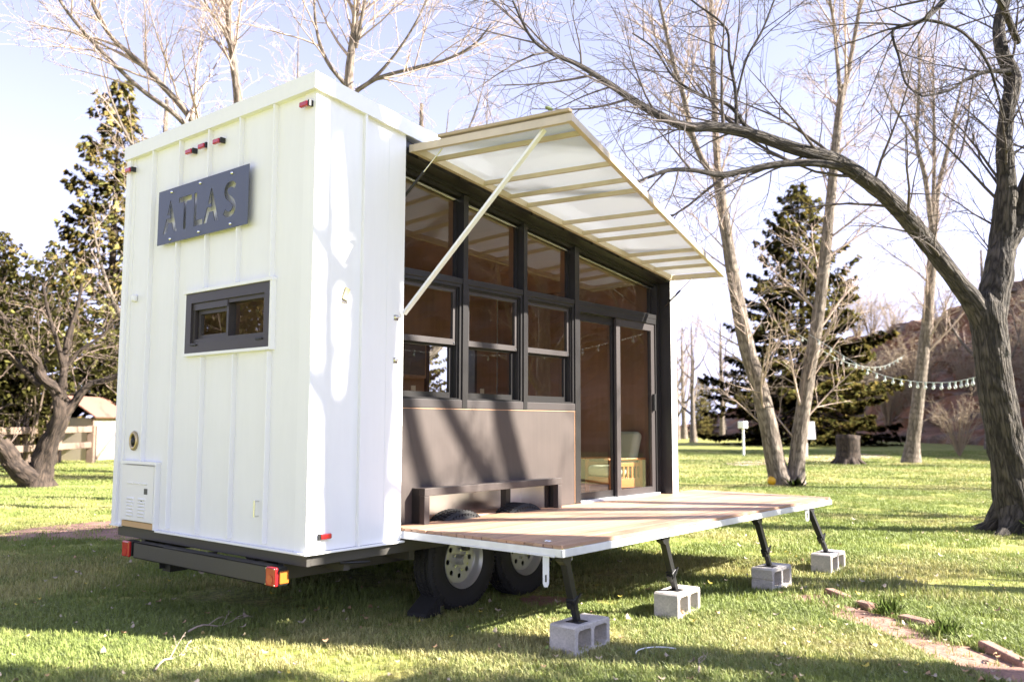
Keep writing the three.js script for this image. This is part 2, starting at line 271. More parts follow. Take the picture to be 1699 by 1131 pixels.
// lamps, fittings on the end wall
const markerLamp = (z, y, x = -0.022) => { const g = new THREE.Group(); g.name = 'marker_lamp'; house.add(g); P('lens', rbox(x - 0.028, x, y - 0.018, y + 0.018, z - 0.05, z + 0.035, 0.008), mRed, g); P('base', box(x - 0.018, x + 0.022, y - 0.02, y + 0.02, z + 0.036, z + 0.052), mBlack, g); };
for (const [z, y] of [[-1.511, 2.898], [-1.332, 2.905], [-1.127, 2.9], [-0.079, 2.935]]) markerLamp(z, y);
markerLamp(-2.45, 2.925, -0.03);
{ const g = new THREE.Group(); g.name = 'marker_lamp'; house.add(g); P('lens', rbox(0.1, 0.185, 0.075, 0.11, 0.006, 0.03, 0.008), mRed, g); P('base', box(0.085, 0.1, 0.074, 0.111, 0.004, 0.02), mBlack, g); }
P('vent_cover', rbox(-0.04, 0, 1.8, 1.86, -2.345, -2.29, 0.015), mWhiteTrim);
{
  const g = new THREE.Group(); g.name = 'power_inlet'; house.add(g);
  P('ring', new THREE.TorusGeometry(0.05, 0.014, 8, 20).rotateY(Math.PI / 2).scale(1, 1.25, 1).translate(-0.008, 0.672, -2.243), mat('brass ring', [0.5, 0.4, 0.24], 0.35, { metalness: 0.8 }), g);
  P('socket', cyl(0.044, 0.044, [0.0, 0.672, -2.243], [-0.006, 0.672, -2.243], 16).scale(1, 1, 1), mBlack, g);
  P('cover', new THREE.SphereGeometry(0.03, 10, 8).scale(0.7, 1.1, 0.9).translate(-0.006, 0.668, -2.25), mBlack, g);
}
{
  const g = new THREE.Group(); g.name = 'utility_hatch'; house.add(g);
  const m = mat('hatch paint', [0.8, 0.79, 0.77], 0.45);
  P('surround', join(box(-0.045, 0, 0.492, 0.515, -2.375, -1.815), box(-0.04, 0, 0.0, 0.492, -1.838, -1.818)), mWhiteTrim, g);
  P('door', rbox(-0.034, -0.004, 0.045, 0.483, -2.36, -1.862, 0.008), m, g);
  for (const z of [-2.2, -2.02]) for (let k = 0; k < 6; k++) P('louvre', cyl(0.011, 0.011, [-0.032, 0.09 + k * 0.026, z - 0.055], [-0.032, 0.09 + k * 0.026, z + 0.045], 6), m, g);
  for (const z of [-2.22, -2.11, -2.0]) P('slot', rbox(-0.041, -0.03, 0.335, 0.347, z - 0.045, z + 0.045, 0.004), m, g);
  P('rating_plate', box(-0.0365, -0.034, 0.262, 0.306, -1.995, -1.945), mat('grey label', [0.1, 0.1, 0.09], 0.7), g);
  P('keyhole', cyl(0.01, 0.01, [-0.038, 0.215, -2.03], [-0.03, 0.215, -2.03], 8), mBlack, g);
  P('sill_board', box(-0.02, 0.02, -0.004, 0.04, -2.36, -1.86), mRawWood, g);
}
P('pull_handle', join(cyl(0.006, 0.006, [-0.035, 0.19, -0.52], [-0.035, 0.3, -0.52], 8), cyl(0.005, 0.005, [0, 0.195, -0.52], [-0.035, 0.195, -0.52], 6), cyl(0.005, 0.005, [0, 0.295, -0.52], [-0.035, 0.295, -0.52], 6)), mChrome);
// brackets on the long side
{
  const g = new THREE.Group(); g.name = 'latch_bracket'; house.add(g);
  P('plate', rbox(0.238, 0.29, 1.62, 1.66, 0, 0.008, 0.003), mChrome, g);
  P('arm', box(-0.018, 0.018, -0.01, 0.075, 0, 0.012).rotateZ(-0.35).translate(0.262, 1.655, 0.004), mat('brass bracket', [0.5, 0.44, 0.25], 0.4, { metalness: 0.7 }), g);
  for (const y of [1.569, 1.263]) P('hinge_plate', join(rbox(0.715, 0.76, y - 0.02, y + 0.02, 0.002, 0.006, 0.002), cyl(0.009, 0.009, [0.725, y, 0.006], [0.752, y + 0.008, 0.012], 8).translate(0, 0, 0.004)), mChrome);
}
// facade: brown panel, posts, header, transom
const FZ = -RD, headY = (x) => 2.72 - 0.1165 * (x - 0.93);
P('lower_panel', prism([[0.8126, 0], [1.08, 0], [1.08, 0.31], [2.71, 0.31], [2.71, 0], [3.13, 0], [3.13, 0.935], [0.8126, 0.935]], FZ - 0.04, FZ - 0.006), mBrown);
P('edge_strip', join(box(0.8126, 3.128, 0.928, 0.933, FZ - 0.006, FZ - 0.001), box(3.118, 3.123, 0.09, 0.928, FZ - 0.006, FZ - 0.001)), mat('worn copper edge', [0.42, 0.25, 0.15], 0.6));
P('header', prism([[0.8126, headY(0.8126) - 0.0], [4.703, headY(4.703)], [4.703, roofY(4.703)], [0.8126, roofY(0.8126)]], FZ - 0.13, FZ - 0.03), mBronze);
P('header_rail', prism([[0.8126, headY(0.8126) + 0.03], [4.703, headY(4.703) + 0.03], [4.703, headY(4.703) + 0.085], [0.8126, headY(0.8126) + 0.085]], FZ - 0.03, FZ + 0.0), mBronze);
P('hinge_rail', prism([[0.8126, roofY(0.8126) - 0.125], [4.703, roofY(4.703) - 0.125], [4.703, roofY(4.703) - 0.02], [0.8126, roofY(0.8126) - 0.02]], FZ - 0.03, -0.012), mBronze);
const post = (x0, x1, y0, y1, z1 = FZ, z0 = FZ - 0.12) => P('post', box(x0, x1, y0, y1, z0, z1), mBronze);
post(0.8135, 0.87, 0.935, headY(0.84) + 0.02, FZ + 0.001);
post(1.585, 1.64, 0.937, headY(1.6) + 0.02, FZ + 0.002); post(2.362, 2.41, 0.937, headY(2.38) + 0.02, FZ + 0.002);
post(3.13, 3.2, 0.085, headY(3.13) + 0.02, FZ + 0.002); post(4.64, 4.702, 0.085, headY(4.65) + 0.02, FZ + 0.001);
for (const [a, b] of [[0.87, 1.585], [1.64, 2.362], [2.41, 3.13], [3.2, 4.64]]) {
  P('transom', rbox(a, b, 1.93, 1.977, FZ - 0.11, FZ - 0.003, 0.004), mBronze);
  const y0 = 1.977, w = new THREE.Group(); w.name = 'window'; house.add(w); w.userData.label = 'fixed clerestory window under the sloping header';
  const s = (x) => headY(x) - 0.003;
  P('pane', new THREE.ShapeGeometry(new THREE.Shape([[a + 0.02, y0 + 0.015], [b - 0.02, y0 + 0.015], [b - 0.02, s(b) - 0.015], [a + 0.02, s(a) - 0.015]].map((q) => new THREE.Vector2(...q)))).translate(0, 0, FZ - 0.085), mGlass, w);
  P('frame', prism([[a, y0], [b, y0], [b, s(b)], [a, s(a)]], FZ - 0.1, FZ - 0.07, [[[a + 0.022, y0 + 0.02], [b - 0.022, y0 + 0.02], [b - 0.022, s(b) - 0.02], [a + 0.022, s(a) - 0.02]]]), mBronze, w);
  P('head_flashing', prism([[a, s(a) - 0.03], [b, s(b) - 0.03], [b, s(b) - 0.018], [a, s(a) - 0.018]], FZ - 0.07, FZ - 0.05), mChrome, w);
}
for (const [a, b] of [[0.87, 1.585], [1.64, 2.362], [2.41, 3.13]]) {      // double-hung windows
  const w = new THREE.Group(); w.name = 'window'; house.add(w); w.userData.label = 'double hung window in dark frame';
  const ring = (x0, x1, y0, y1, t, tb, z0, z1, tt = t) => join(box(x0, x1, y1 - tt, y1, z0, z1), box(x0, x1, y0, y0 + tb, z0, z1), box(x0, x0 + t, y0 + tb, y1 - tt, z0, z1), box(x1 - t, x1, y0 + tb, y1 - tt, z0, z1));
  P('sill', rbox(a, b, 0.936, 1.002, FZ - 0.1, FZ - 0.001, 0.004), mBronzeFlat, w);
  P('frame', ring(a, b, 1.002, 1.93, 0.026, 0.012, FZ - 0.1, FZ - 0.012), mBronze, w);
  P('stop', ring(a + 0.026, b - 0.026, 1.014, 1.904, 0.012, 0.004, FZ - 0.1, FZ - 0.03), mBronze, w);
  const u = ring(a + 0.038, b - 0.038, 1.44, 1.892, 0.03, 0.045, FZ - 0.072, FZ - 0.045), l = ring(a + 0.038, b - 0.038, 1.018, 1.462, 0.034, 0.045, FZ - 0.105, FZ - 0.078, 0.04);
  P('upper_sash', u, mBronzeFlat, w); P('lower_sash', l, mBronze, w);
  P('pane', new THREE.PlaneGeometry(b - a - 0.13, 0.385).translate((a + b) / 2, 1.673, FZ - 0.058), mGlass, w);
  P('pane', new THREE.PlaneGeometry(b - a - 0.14, 0.37).translate((a + b) / 2, 1.242, FZ - 0.091), mGlass, w);
  P('lock', rbox(a + 0.05, a + 0.062, 1.478, 1.492, FZ - 0.045, FZ - 0.038, 0.002), mChrome, w); P('lock', rbox(b - 0.062, b - 0.05, 1.448, 1.462, FZ - 0.045, FZ - 0.038, 0.002), mChrome, w);
}
{                                                                // sliding door
  const d = new THREE.Group(); d.name = 'sliding_door'; house.add(d);
  P('frame', join(box(3.2, 4.64, 1.875, 1.93, FZ - 0.1, FZ - 0.006), box(3.2, 3.225, 0.088, 1.875, FZ - 0.1, FZ - 0.008), box(4.615, 4.64, 0.088, 1.875, FZ - 0.1, FZ - 0.008)), mBronze, d);
  P('track', box(3.2, 4.64, 0.084, 0.1, FZ - 0.1, FZ + 0.02), mGalv, d);
  const leaf = (x0, x1, z, t) => join(box(x0, x1, 1.8, 1.875, z - 0.03, z), box(x0, x1, 0.1, 0.165, z - 0.03, z), box(x0, x0 + t, 0.165, 1.8, z - 0.03, z), box(x1 - t, x1, 0.165, 1.8, z - 0.03, z));
  P('leaf', leaf(3.225, 3.9, FZ - 0.06, 0.05), mBronze, d); P('leaf', leaf(3.87, 4.615, FZ - 0.02, 0.07), mBronzeFlat, d);
  P('pane', new THREE.PlaneGeometry(0.575, 1.64).translate(3.5625, 0.982, FZ - 0.075), mGlass, d);
  P('pane', new THREE.PlaneGeometry(0.61, 1.64).translate(4.2425, 0.982, FZ - 0.035), mGlass, d);
  P('handle', rbox(4.56, 4.58, 0.95, 1.13, FZ - 0.02, FZ + 0.012, 0.006), mBlack, d);
}
// chassis
P('chassis_rail', rbox(0.015, 0.05, -0.092, -0.004, -W + 0.02, -0.01, 0.004), mSteel);
P('chassis_rail', rbox(0.05, L0, -0.09, -0.004, -0.05, -0.012, 0.004), mSteel); P('chassis_rail', rbox(0.05, L0, -0.09, -0.004, -W + 0.02, -W + 0.06, 0.004), mSteel);
for (const z of [-0.34, -2.16]) P('chassis_beam', rbox(0.06, L0 + 0.9, -0.21, -0.094, z - 0.03, z + 0.03, 0.006), mSteel);
for (let x = 0.35; x < 4.8; x += 0.6) P('cross_member', box(x, x + 0.05, -0.16, -0.06, -W + 0.06, -0.05), mSteel);
P('floor_pan', box(0.052, L0 - 0.01, -0.06, -0.005, -W + 0.062, -0.052), mSteel);
P('bumper', join(rbox(-0.11, -0.1, -0.212, -0.092, -1.975, -0.25, 0.003), rbox(-0.11, -0.03, -0.102, -0.092, -1.975, -0.25, 0.003), rbox(-0.11, -0.03, -0.212, -0.202, -1.975, -0.25, 0.003)), mSteel);
for (const z of [-1.7, -1.1, -0.5]) P('bumper_bracket', box(-0.1, 0.05, -0.2, -0.1, z - 0.02, z + 0.02), mSteel);
P('tow_chain_hook', join(box(-0.02, 0.1, -0.28, -0.2, -1.75, -1.74), box(0.02, 0.16, -0.3, -0.21, -1.77, -1.66)), mBlack);
for (const [z, amber] of [[-2.075, 0], [-0.19, 1]]) {
  const g = new THREE.Group(); g.name = 'tail_light'; house.add(g);
  P('lens', rbox(-0.128, -0.1, -0.212, -0.09, z - 0.055, z + 0.055, 0.012), mRed, g); P('housing', rbox(-0.102, -0.03, -0.208, -0.094, z - 0.052, z + 0.052, 0.006), mBlack, g);
  P('reflector', cyl(0.03, 0.03, [-0.127, -0.17, z], [-0.131, -0.17, z], 16), mat('reflector', [0.5, 0.02, 0.02], 0.1, { clearcoat: 1 }), g);
  for (const [a, b] of [[-0.045, -0.2], [0.045, -0.2], [-0.045, -0.1], [0.045, -0.1]]) P('screw', cyl(0.004, 0.004, [-0.127, b, z + a], [-0.131, b, z + a], 6), mChrome, g);
  if (amber) P('side_lens', rbox(-0.098, -0.03, -0.195, -0.115, z + 0.052, z + 0.064, 0.004), mAmber, g);
}
P('wiring_loop', cyl(0.008, 0.008, [0.3, -0.1, -0.03], [0.55, -0.12, -0.02], 8), mBlack);
// wheel arch frame and liner
{
  const f = new THREE.Group(); f.name = 'wheel_arch_frame'; house.add(f);
  P('beam', rbox(1.051, 2.74, 0.288, 0.345, -0.06, 0, 0.004), mBrown, f);
  for (const x of [1.051, 2.685]) P('upright', rbox(x, x + 0.055, -0.02, 0.288, -0.055, -0.002, 0.004), mBrown, f);
  P('side_plate', box(1.053, 1.06, -0.02, 0.335, FZ - 0.04, -0.054), mBronze, f); P('side_plate', box(2.731, 2.738, -0.02, 0.335, FZ - 0.04, -0.054), mBronze, f);
  P('top_plate', box(1.055, 2.736, 0.336, 0.342, FZ - 0.01, -0.06), mBrown, f);
  P('upright', box(2.2, 2.26, -0.02, 0.286, FZ - 0.12, FZ - 0.06), mBronze, f);
  P('liner', join(box(1.08, 2.71, -0.05, 0.3, -0.44, -0.43), box(1.08, 2.71, 0.3, 0.306, -0.43, FZ - 0.04), box(1.08, 1.086, -0.05, 0.3, -0.43, FZ - 0.04), box(2.704, 2.71, -0.05, 0.3, -0.43, FZ - 0.04)), mLiner, f);
}
// wheels
{
  const tr = 0.372, wd = 0.105, prof = [];
  for (const [r, z] of [[0.205, wd * 0.78], [0.225, wd * 0.95], [0.28, wd * 1.06], [0.33, wd * 1.0], [0.352, wd * 0.86]]) prof.push([r, z]);
  for (const z of [0.72, 0.46, 0.4, 0.06, 0, -0.06, -0.4, -0.46, -0.72]) { const groove = Math.abs(z) === 0.4 || z === 0; prof.push([groove ? 0.36 : tr, z * wd]); }
  for (const [r, z] of [[0.352, -wd * 0.86], [0.33, -wd], [0.28, -wd * 1.06], [0.205, -wd * 0.78]]) prof.push([r, z]);
  const tyreBody = new THREE.LatheGeometry(prof.map(([r, z]) => new THREE.Vector2(r, z)), 72).rotateX(Math.PI / 2).toNonIndexed();
  const lugs = [];
  for (let k = 0; k < 66; k++) for (const [z, w] of [[0.6, 0.1], [0.22, 0.13], [-0.22, 0.13], [-0.6, 0.1]]) {
    const a = (k + (z > 0 ? 0.35 : 0) + Math.abs(z)) / 66 * 2 * Math.PI; lugs.push(new THREE.BoxGeometry(0.026, 0.008, wd * w * 2.1).translate(0, tr + 0.002, z * wd).rotateZ(a).toNonIndexed());
  }
  for (let k = 0; k < 66; k++) { const a = k / 66 * 2 * Math.PI; lugs.push(new THREE.BoxGeometry(0.02, 0.03, 0.006).translate(0, 0.342, wd * 0.96).rotateZ(a).toNonIndexed()); }
  const tyreGeo = join(tyreBody, ...lugs);
  const face = new THREE.Shape(); face.absarc(0, 0, 0.172, 0, Math.PI * 2);
  for (let k = 0; k < 8; k++) { const h = new THREE.Path(); h.absarc(Math.cos(k * Math.PI / 4) * 0.122, Math.sin(k * Math.PI / 4) * 0.122, 0.021, 0, Math.PI * 2); face.holes.push(h); }
  const hb = new THREE.Path(); hb.absarc(0, 0, 0.054, 0, Math.PI * 2); face.holes.push(hb);
  const disc = new THREE.ExtrudeGeometry(face, { depth: 0.006, bevelEnabled: true, bevelSize: 0.002, bevelThickness: 0.002, bevelSegments: 1, curveSegments: 28 }).translate(0, 0, 0.03).toNonIndexed();
  const barrel = new THREE.LatheGeometry([[0.168, 0.035], [0.178, 0.03], [0.186, 0.05], [0.19, 0.078], [0.2, 0.084], [0.208, 0.1], [0.213, 0.098], [0.211, 0.088], [0.2, 0.06], [0.195, -0.06], [0.208, -0.09]].map((q) => new THREE.Vector2(...q)), 56).rotateX(Math.PI / 2).toNonIndexed();
  const hub = join(cyl(0.056, 0.056, [0, 0, -0.02], [0, 0, 0.034], 24), cyl(0.04, 0.036, [0, 0, 0.034], [0, 0, 0.098], 24), cyl(0.03, 0.028, [0, 0, 0.098], [0, 0, 0.108], 20));
  const nutG = []; for (let k = 0; k < 6; k++) { const a = (k + 0.5) / 6 * 2 * Math.PI, x = Math.cos(a) * 0.075, y = Math.sin(a) * 0.075; nutG.push(cyl(0.011, 0.01, [x, y, 0.034], [x, y, 0.062], 6)); }
  const nuts = join(...nutG);
  const backDisc = cyl(0.19, 0.19, [0, 0, -0.05], [0, 0, -0.045], 24);
  for (const [x, z, s] of [[1.525, -0.135, 1], [2.3, -0.135, 1], [1.525, -W + 0.135, -1], [2.3, -W + 0.135, -1]]) {
    const w = new THREE.Group(); w.name = 'wheel'; house.add(w); w.position.set(x, -0.227, z); if (s < 0) w.rotation.y = Math.PI; w.rotation.z = x * 2.1;
    P('tyre', tyreGeo, mRubber, w); P('rim', join(disc, barrel), mRim, w); P('hub', hub, mRim, w); P('lug_nut', nuts, mChrome, w); P('brake_drum', backDisc, mBlack, w);
    if (s > 0) P('balance_weight', rbox(-0.012, 0.012, -0.035, 0.035, 0.1, 0.108, 0.003).rotateZ(0.5).translate(-0.13, -0.215, -0.002), mat('white mark', [0.7, 0.7, 0.66], 0.6), w);
  }
  for (const x of [1.525, 2.3]) P('axle', cyl(0.035, 0.035, [x, -0.227, -W + 0.2], [x, -0.227, -0.2], 12), mSteel);
  P('fender_strap', box(1.86, 2.0, 0.06, 0.07, -0.2, -0.06), mGalv);
}
// the sign: a plate with letters cut out
{
  const Wd = 1.24, Hd = 0.432, h = 0.255, st = 0.042, y0 = 0.082, holes = [];
  const A = (x, w) => { const L = (y) => x + w / 2 * y / h, Rr = (y) => x + w - w / 2 * y / h, q = st * 1.08, ap = h - 0.1, k = 0.115, k2 = 0.078, g = 0.142;
    return [[L(g), g], [x + w / 2 - 0.006, h], [x + w / 2 + 0.006, h], [x + w, 0], [x + w - q, 0], [Rr(k2) - q, k2], [L(k2) + q, k2], [x + q, 0], [x, 0], [L(k), k], [Rr(k) - q, k], [Rr(k + 0.02) - q, k + 0.02], [x + w / 2, ap + 0.055], [L(g) + q, g]].map(([a, b]) => [a, b + y0]); };
  holes.push(A(0.085, 0.2), A(0.665, 0.2));
  holes.push([[0.31, h], [0.49, h], [0.49, h - st], [0.418, h - st], [0.418, 0], [0.382, 0], [0.382, h - st], [0.31, h - st]].map(([a, b]) => [a, b + y0]));
  holes.push([[0.53, h], [0.566, h], [0.566, st], [0.65, st], [0.65, 0], [0.53, 0]].map(([a, b]) => [a, b + y0]));
  const sc = new THREE.CatmullRomCurve3([[0.14, 0.212], [0.115, 0.233], [0.075, 0.238], [0.036, 0.22], [0.026, 0.186], [0.045, 0.152], [0.085, 0.128], [0.122, 0.1], [0.136, 0.066], [0.12, 0.033], [0.082, 0.017], [0.042, 0.022], [0.012, 0.044]].map((q) => V(q[0], q[1], 0)));
  const l = [], r = []; for (let i = 0; i <= 40; i++) { const p = sc.getPoint(i / 40), t = sc.getTangent(i / 40); l.push([0.93 + p.x - t.y * st / 2, p.y + t.x * st / 2 + y0 + 0.004]); r.unshift([0.93 + p.x + t.y * st / 2, p.y - t.x * st / 2 + y0 + 0.004]); }
  holes.push([...l, ...r]);
  const s = thing('name_sign', 'dark steel sign with large letters cut through it', 'sign', [-0.044, 0.6 + 2.21, -1.925], -Math.PI / 2);
  mesh('plate', prism([[0, 0], [Wd, 0], [Wd, Hd], [0, Hd]], 0, 0.005, holes), mSign, s);
  for (const u of [0.2, 0.61, 1.03]) for (const v of [0.03, Hd - 0.03]) { mesh('bolt', new THREE.SphereGeometry(0.013, 10, 6, 0, 6.3, 0, 1.6).rotateX(Math.PI / 2).translate(u, v, 0.005), mChrome, s); mesh('standoff', cyl(0.008, 0.008, [u, v, -0.029], [u, v, 0], 8), mChrome, s); }
}

// ---------- fold-up awning ----------
{
  const hx0 = 0.837, hx1 = 4.7055, hy = (x) => 0.6 + 2.8015 + SL * (x - 0.837), dir = V(0.12, -0.0145, 0.9927);
  const dep = (x) => lerp(1.368, 0.602, (x - hx0) / (hx1 - hx0));
  const at = (x, t, up = 0) => V(x, hy(x) + up, 0.005).addScaledVector(dir, dep(x) * t);
  const a = thing('awning', 'raised awning of clear ribbed sheets in a metal frame over the window wall', 'awning');
  const bar = (p, q, w, h, up = 0) => {                          // a square tube between two points, its top face up
    const d = q.clone().sub(p), len = d.length(), g = uvBox(new THREE.BoxGeometry(len, h, w)); d.normalize();
    const side = V(0, 1, 0).cross(d).negate().normalize(), top = V(0, 0, 0).crossVectors(side, d).negate(), m = new THREE.Matrix4().makeBasis(d, top.y > 0 ? top : top.negate(), V(0, 0, 0).crossVectors(d, top.y > 0 ? top : top.clone().negate()));
    return g.applyMatrix4(m).translate((p.x + q.x) / 2, (p.y + q.y) / 2 + up, (p.z + q.z) / 2);
  };
  const f = 0.03, m2 = mAlu;
  mesh('frame_rail', bar(at(hx0, 0.02), at(hx1, 0.04), 0.036, 0.05, f), m2, a); mesh('frame_rail', bar(at(hx0, 0.985), at(hx1, 0.965), 0.036, 0.05, f), m2, a);
  mesh('frame_end', bar(at(hx0 + 0.02, 0), at(hx0 + 0.02, 1), 0.036, 0.055, f + 0.002), m2, a); mesh('frame_end', bar(at(hx1 - 0.02, 0), at(hx1 - 0.02, 1), 0.036, 0.055, f + 0.002), m2, a);
  const ribs = [1.08, 1.63, 1.96, 2.19, 2.7, 3.01, 3.25, 3.79, 4.04, 4.31], ss = [hx0 + 0.045, ...ribs, hx1 - 0.045];
  for (const x of ribs) mesh('rib', bar(at(x, 0.03), at(x, 0.97), 0.02, 0.034, f), m2, a);
  for (let k = 0; k < ss.length - 1; k++) {
    const g = new THREE.BufferGeometry(), u0 = ss[k], u1 = ss[k + 1], up = 0.058, c = [at(u0, 0.03, up), at(u1, 0.03, up), at(u1, 0.97, up), at(u0, 0.97, up)];
    g.setAttribute('position', new THREE.Float32BufferAttribute([0, 2, 1, 0, 3, 2].flatMap((i) => [c[i].x, c[i].y, c[i].z]), 3));
    const uv = [[u0, 0], [u1, 0], [u1, dep(u1)], [u0, dep(u0)]]; g.setAttribute('uv', new THREE.Float32BufferAttribute([0, 2, 1, 0, 3, 2].flatMap((i) => [uv[i][0] * 12, uv[i][1] * 4]), 2)); g.computeVertexNormals();
    mesh('sheet', g, mPoly, a);
  }
  mesh('cap_strip', bar(at(hx0 + 0.01, 0.2, 0.04), at(hx0 + 0.01, 0.99, 0.04), 0.05, 0.02, f + 0.01), mat('weathered timber', [0.42, 0.33, 0.22], 0.8), a);
  for (let k = 0; k < 9; k++) { const x = hx0 + 0.1 + k * 0.46; mesh('hinge', join(cyl(0.012, 0.012, [x, hy(x) + 0.01, 0.0], [x + 0.09, hy(x + 0.09) + 0.01, 0.0], 8), box(x, x + 0.09, hy(x) - 0.012, hy(x) + 0.03, -0.012, -0.005)), mBronze, a); }
  const pole = (n, p, q, r, m) => mesh(n, cyl(r, r, [p.x, p.y, p.z], [q.x, q.y, q.z], 8), m, a);
  // prop pole: a flat white bar
  const p0 = V(0.79, 0.6 + 1.6, 0.03), p1 = V(1.04, hy(0.93) - 0.0, 1.11), d = p1.clone().sub(p0), len = d.length();
  const g = uvBox(new THREE.BoxGeometry(0.034, len, 0.02)); g.applyQuaternion(new THREE.Quaternion().setFromUnitVectors(V(0, 1, 0), d.normalize())).translate((p0.x + p1.x) / 2, (p0.y + p1.y) / 2, (p0.z + p1.z) / 2);
  mesh('prop_bar', g, mWhiteTrim, a);
  for (const [x, yb, z] of [[0.85, 2.45, 0.25], [4.675, 2.07, 0.3]]) { const b = V(x < 2 ? 0.83 : 4.69, 0.6 + yb, -0.06), t = V(x < 2 ? 0.94 : 4.66, hy(x) + 0.01, z), mid = b.clone().lerp(t, 0.55); pole('gas_strut', b, mid, 0.011, mBlack); pole('strut_rod', mid, t, 0.005, mChrome); }
  single('dead_leaf', new THREE.SphereGeometry(0.02, 6, 4).scale(2.2, 0.6, 1).translate(0.97, hy(0.97) + 0.11, 1.2), mat('dead leaf', [0.2, 0.24, 0.13], 0.8), 'curled greenish leaf lying on the edge of the awning', 'leaf');
}
// ---------- fold-down deck ----------
{
  const x0 = 0.8253, x1 = 5.41, zo = 1.41, y0 = 0.6, d = thing('fold_down_deck', 'hardwood deck folded out from the house on four leaning steel legs', 'deck');
  const n = 21, z00 = -0.12, bw = (1.4 - z00) / n, geos = [0, 1, 2, 3, 4].map((k) => { const g = rbox(x0 + 0.004, x1, y0 + 0.063, y0 + 0.085, 0, bw - 0.004, 0.003), uv = g.attributes.uv; for (let i = 0; i < uv.count; i++) uv.setXY(i, uv.getX(i) * 0.35 + k * 0.37, uv.getY(i) * 1.9 + k * 0.23); return g; });
  const tones = [[1, 1, 1], [0.86, 0.82, 0.8], [1.12, 1.02, 0.96], [0.95, 0.92, 0.98]].map((c) => { const m = mDeck.clone(); m.color.setRGB(...c.map((q) => Math.min(1, q * 0.88))); return m; }), r = rng(5);
  for (let k = 0; k < n; k++) { const b = mesh('board', geos[k % 5], tones[Math.floor(r() * 4)], d); b.position.set((r() - 0.5) * 0.012, (r() - 0.5) * 0.0016, z00 + k * bw); }
  mesh('side_rail', join(rbox(x0, x1, y0 + 0.014, y0 + 0.062, zo - 0.012, zo, 0.003), box(x0, x1, y0 + 0.014, y0 + 0.018, zo - 0.05, zo - 0.012)), mGalv, d);
  mesh('end_rail', join(rbox(x0, x0 + 0.01, y0 + 0.018, y0 + 0.062, -0.1, zo - 0.014, 0.003), box(x0 - 0.008, x0 + 0.04, y0 + 0.012, y0 + 0.018, -0.1, zo - 0.06)), mGalv, d);
  mesh('end_rail', rbox(x1 - 0.01, x1, y0 + 0.018, y0 + 0.062, -0.1, zo - 0.014, 0.003), mGalv, d);
  mesh('hinge_rail', box(x0 + 0.02, x1 - 0.02, y0 + 0.02, y0 + 0.06, -0.12, -0.09), mGalv, d);
  for (let x = x0 + 0.5; x < x1 - 0.2; x += 0.51) mesh('joist', box(x, x + 0.04, y0 + 0.018, y0 + 0.062, -0.09, zo - 0.013), mGalv, d);
  mesh('hinge_lug', join(box(x0 - 0.02, x0 + 0.01, y0 + 0.015, y0 + 0.06, -0.03, 0.015), cyl(0.012, 0.012, [x0 - 0.03, y0 + 0.04, 0.0], [x0, y0 + 0.04, 0], 8)), mGalv, d);
  mesh('lifting_ring', new THREE.TorusGeometry(0.022, 0.005, 6, 14).rotateX(Math.PI / 2).translate(x0 + 0.1, y0 + 0.089, 1.22), mChrome, d);
  const slotted = (x, z, len) => { const s = prism([[-0.02, 0], [0.02, 0], [0.019, -len + 0.02], [0.01, -len], [-0.01, -len], [-0.019, -len + 0.02]], -0.003, 0.003, [[[-0.005, -len + 0.03], [0.005, -len + 0.03], [0.005, -len + 0.075], [-0.005, -len + 0.075]]]); s.rotateY(-0.9).translate(x, y0 + 0.014, z); mesh('slotted_strap', s, mGalv, d); };
  slotted(0.84, 1.27, 0.19); slotted(4.82, 1.38, 0.12);
  const legs = [[0.914, 1.385, 1.06, 1.345], [2.124, 1.386, 2.37, 1.31], [3.723, 1.39, 3.86, 1.405], [4.906, 1.4, 5.0, 1.49]];
  for (const [tx, tz, fx, fz] of legs) {
    const g = new THREE.Group(); g.name = 'leg'; d.add(g); const T = V(tx, y0 + 0.0, tz - 0.03), F = V(fx, 0.196, fz), ax = F.clone().sub(T), L = ax.length(); ax.normalize();
    const q = new THREE.Quaternion().setFromUnitVectors(V(0, -1, 0), ax), put = (geo) => geo.applyQuaternion(q).translate(T.x, T.y, T.z);
    mesh('bracket', put(prism([[-0.05, 0.02], [0.05, 0.02], [0.05, 0.0], [0.028, -0.035], [-0.028, -0.035], [-0.05, 0.0]], -0.028, 0.028)), mLeg, g);
    mesh('outer_tube', put(rbox(-0.024, 0.024, -L * 0.66, -0.02, -0.024, 0.024, 0.004)), mLeg, g);
    mesh('inner_tube', put(rbox(-0.019, 0.019, -L + 0.006, -L * 0.6, -0.019, 0.019, 0.003)), mLeg, g);
    for (const k of [0.72, 0.8, 0.93]) mesh('pin_hole', put(cyl(0.006, 0.006, [-0.0195, -L * k, 0], [0.0195, -L * k, 0], 8).rotateY(Math.PI / 2).translate(0, 0, 0.001)), mBlack, g);
    mesh('lock_collar', put(join(rbox(-0.033, 0.028, -L * 0.72, -L * 0.62, -0.03, 0.03, 0.004), box(-0.045, -0.03, -L * 0.76, -L * 0.66, -0.02, 0.02))), mLeg, g);
    mesh('lock_lever', put(box(-0.005, 0.08, -0.008, 0.008, 0.026, 0.036).rotateZ(0.45).translate(-0.02, -L * 0.7, 0)), mLeg, g);
    mesh('foot_plate', rbox(fx - 0.05, fx + 0.05, 0.191, 0.197, fz - 0.05, fz + 0.05, 0.002), mLeg, g);
    mesh('pull_ring', put(new THREE.TorusGeometry(0.012, 0.003, 5, 12).translate(0.04, -0.02, 0.02)), mChrome, g);
  }
}
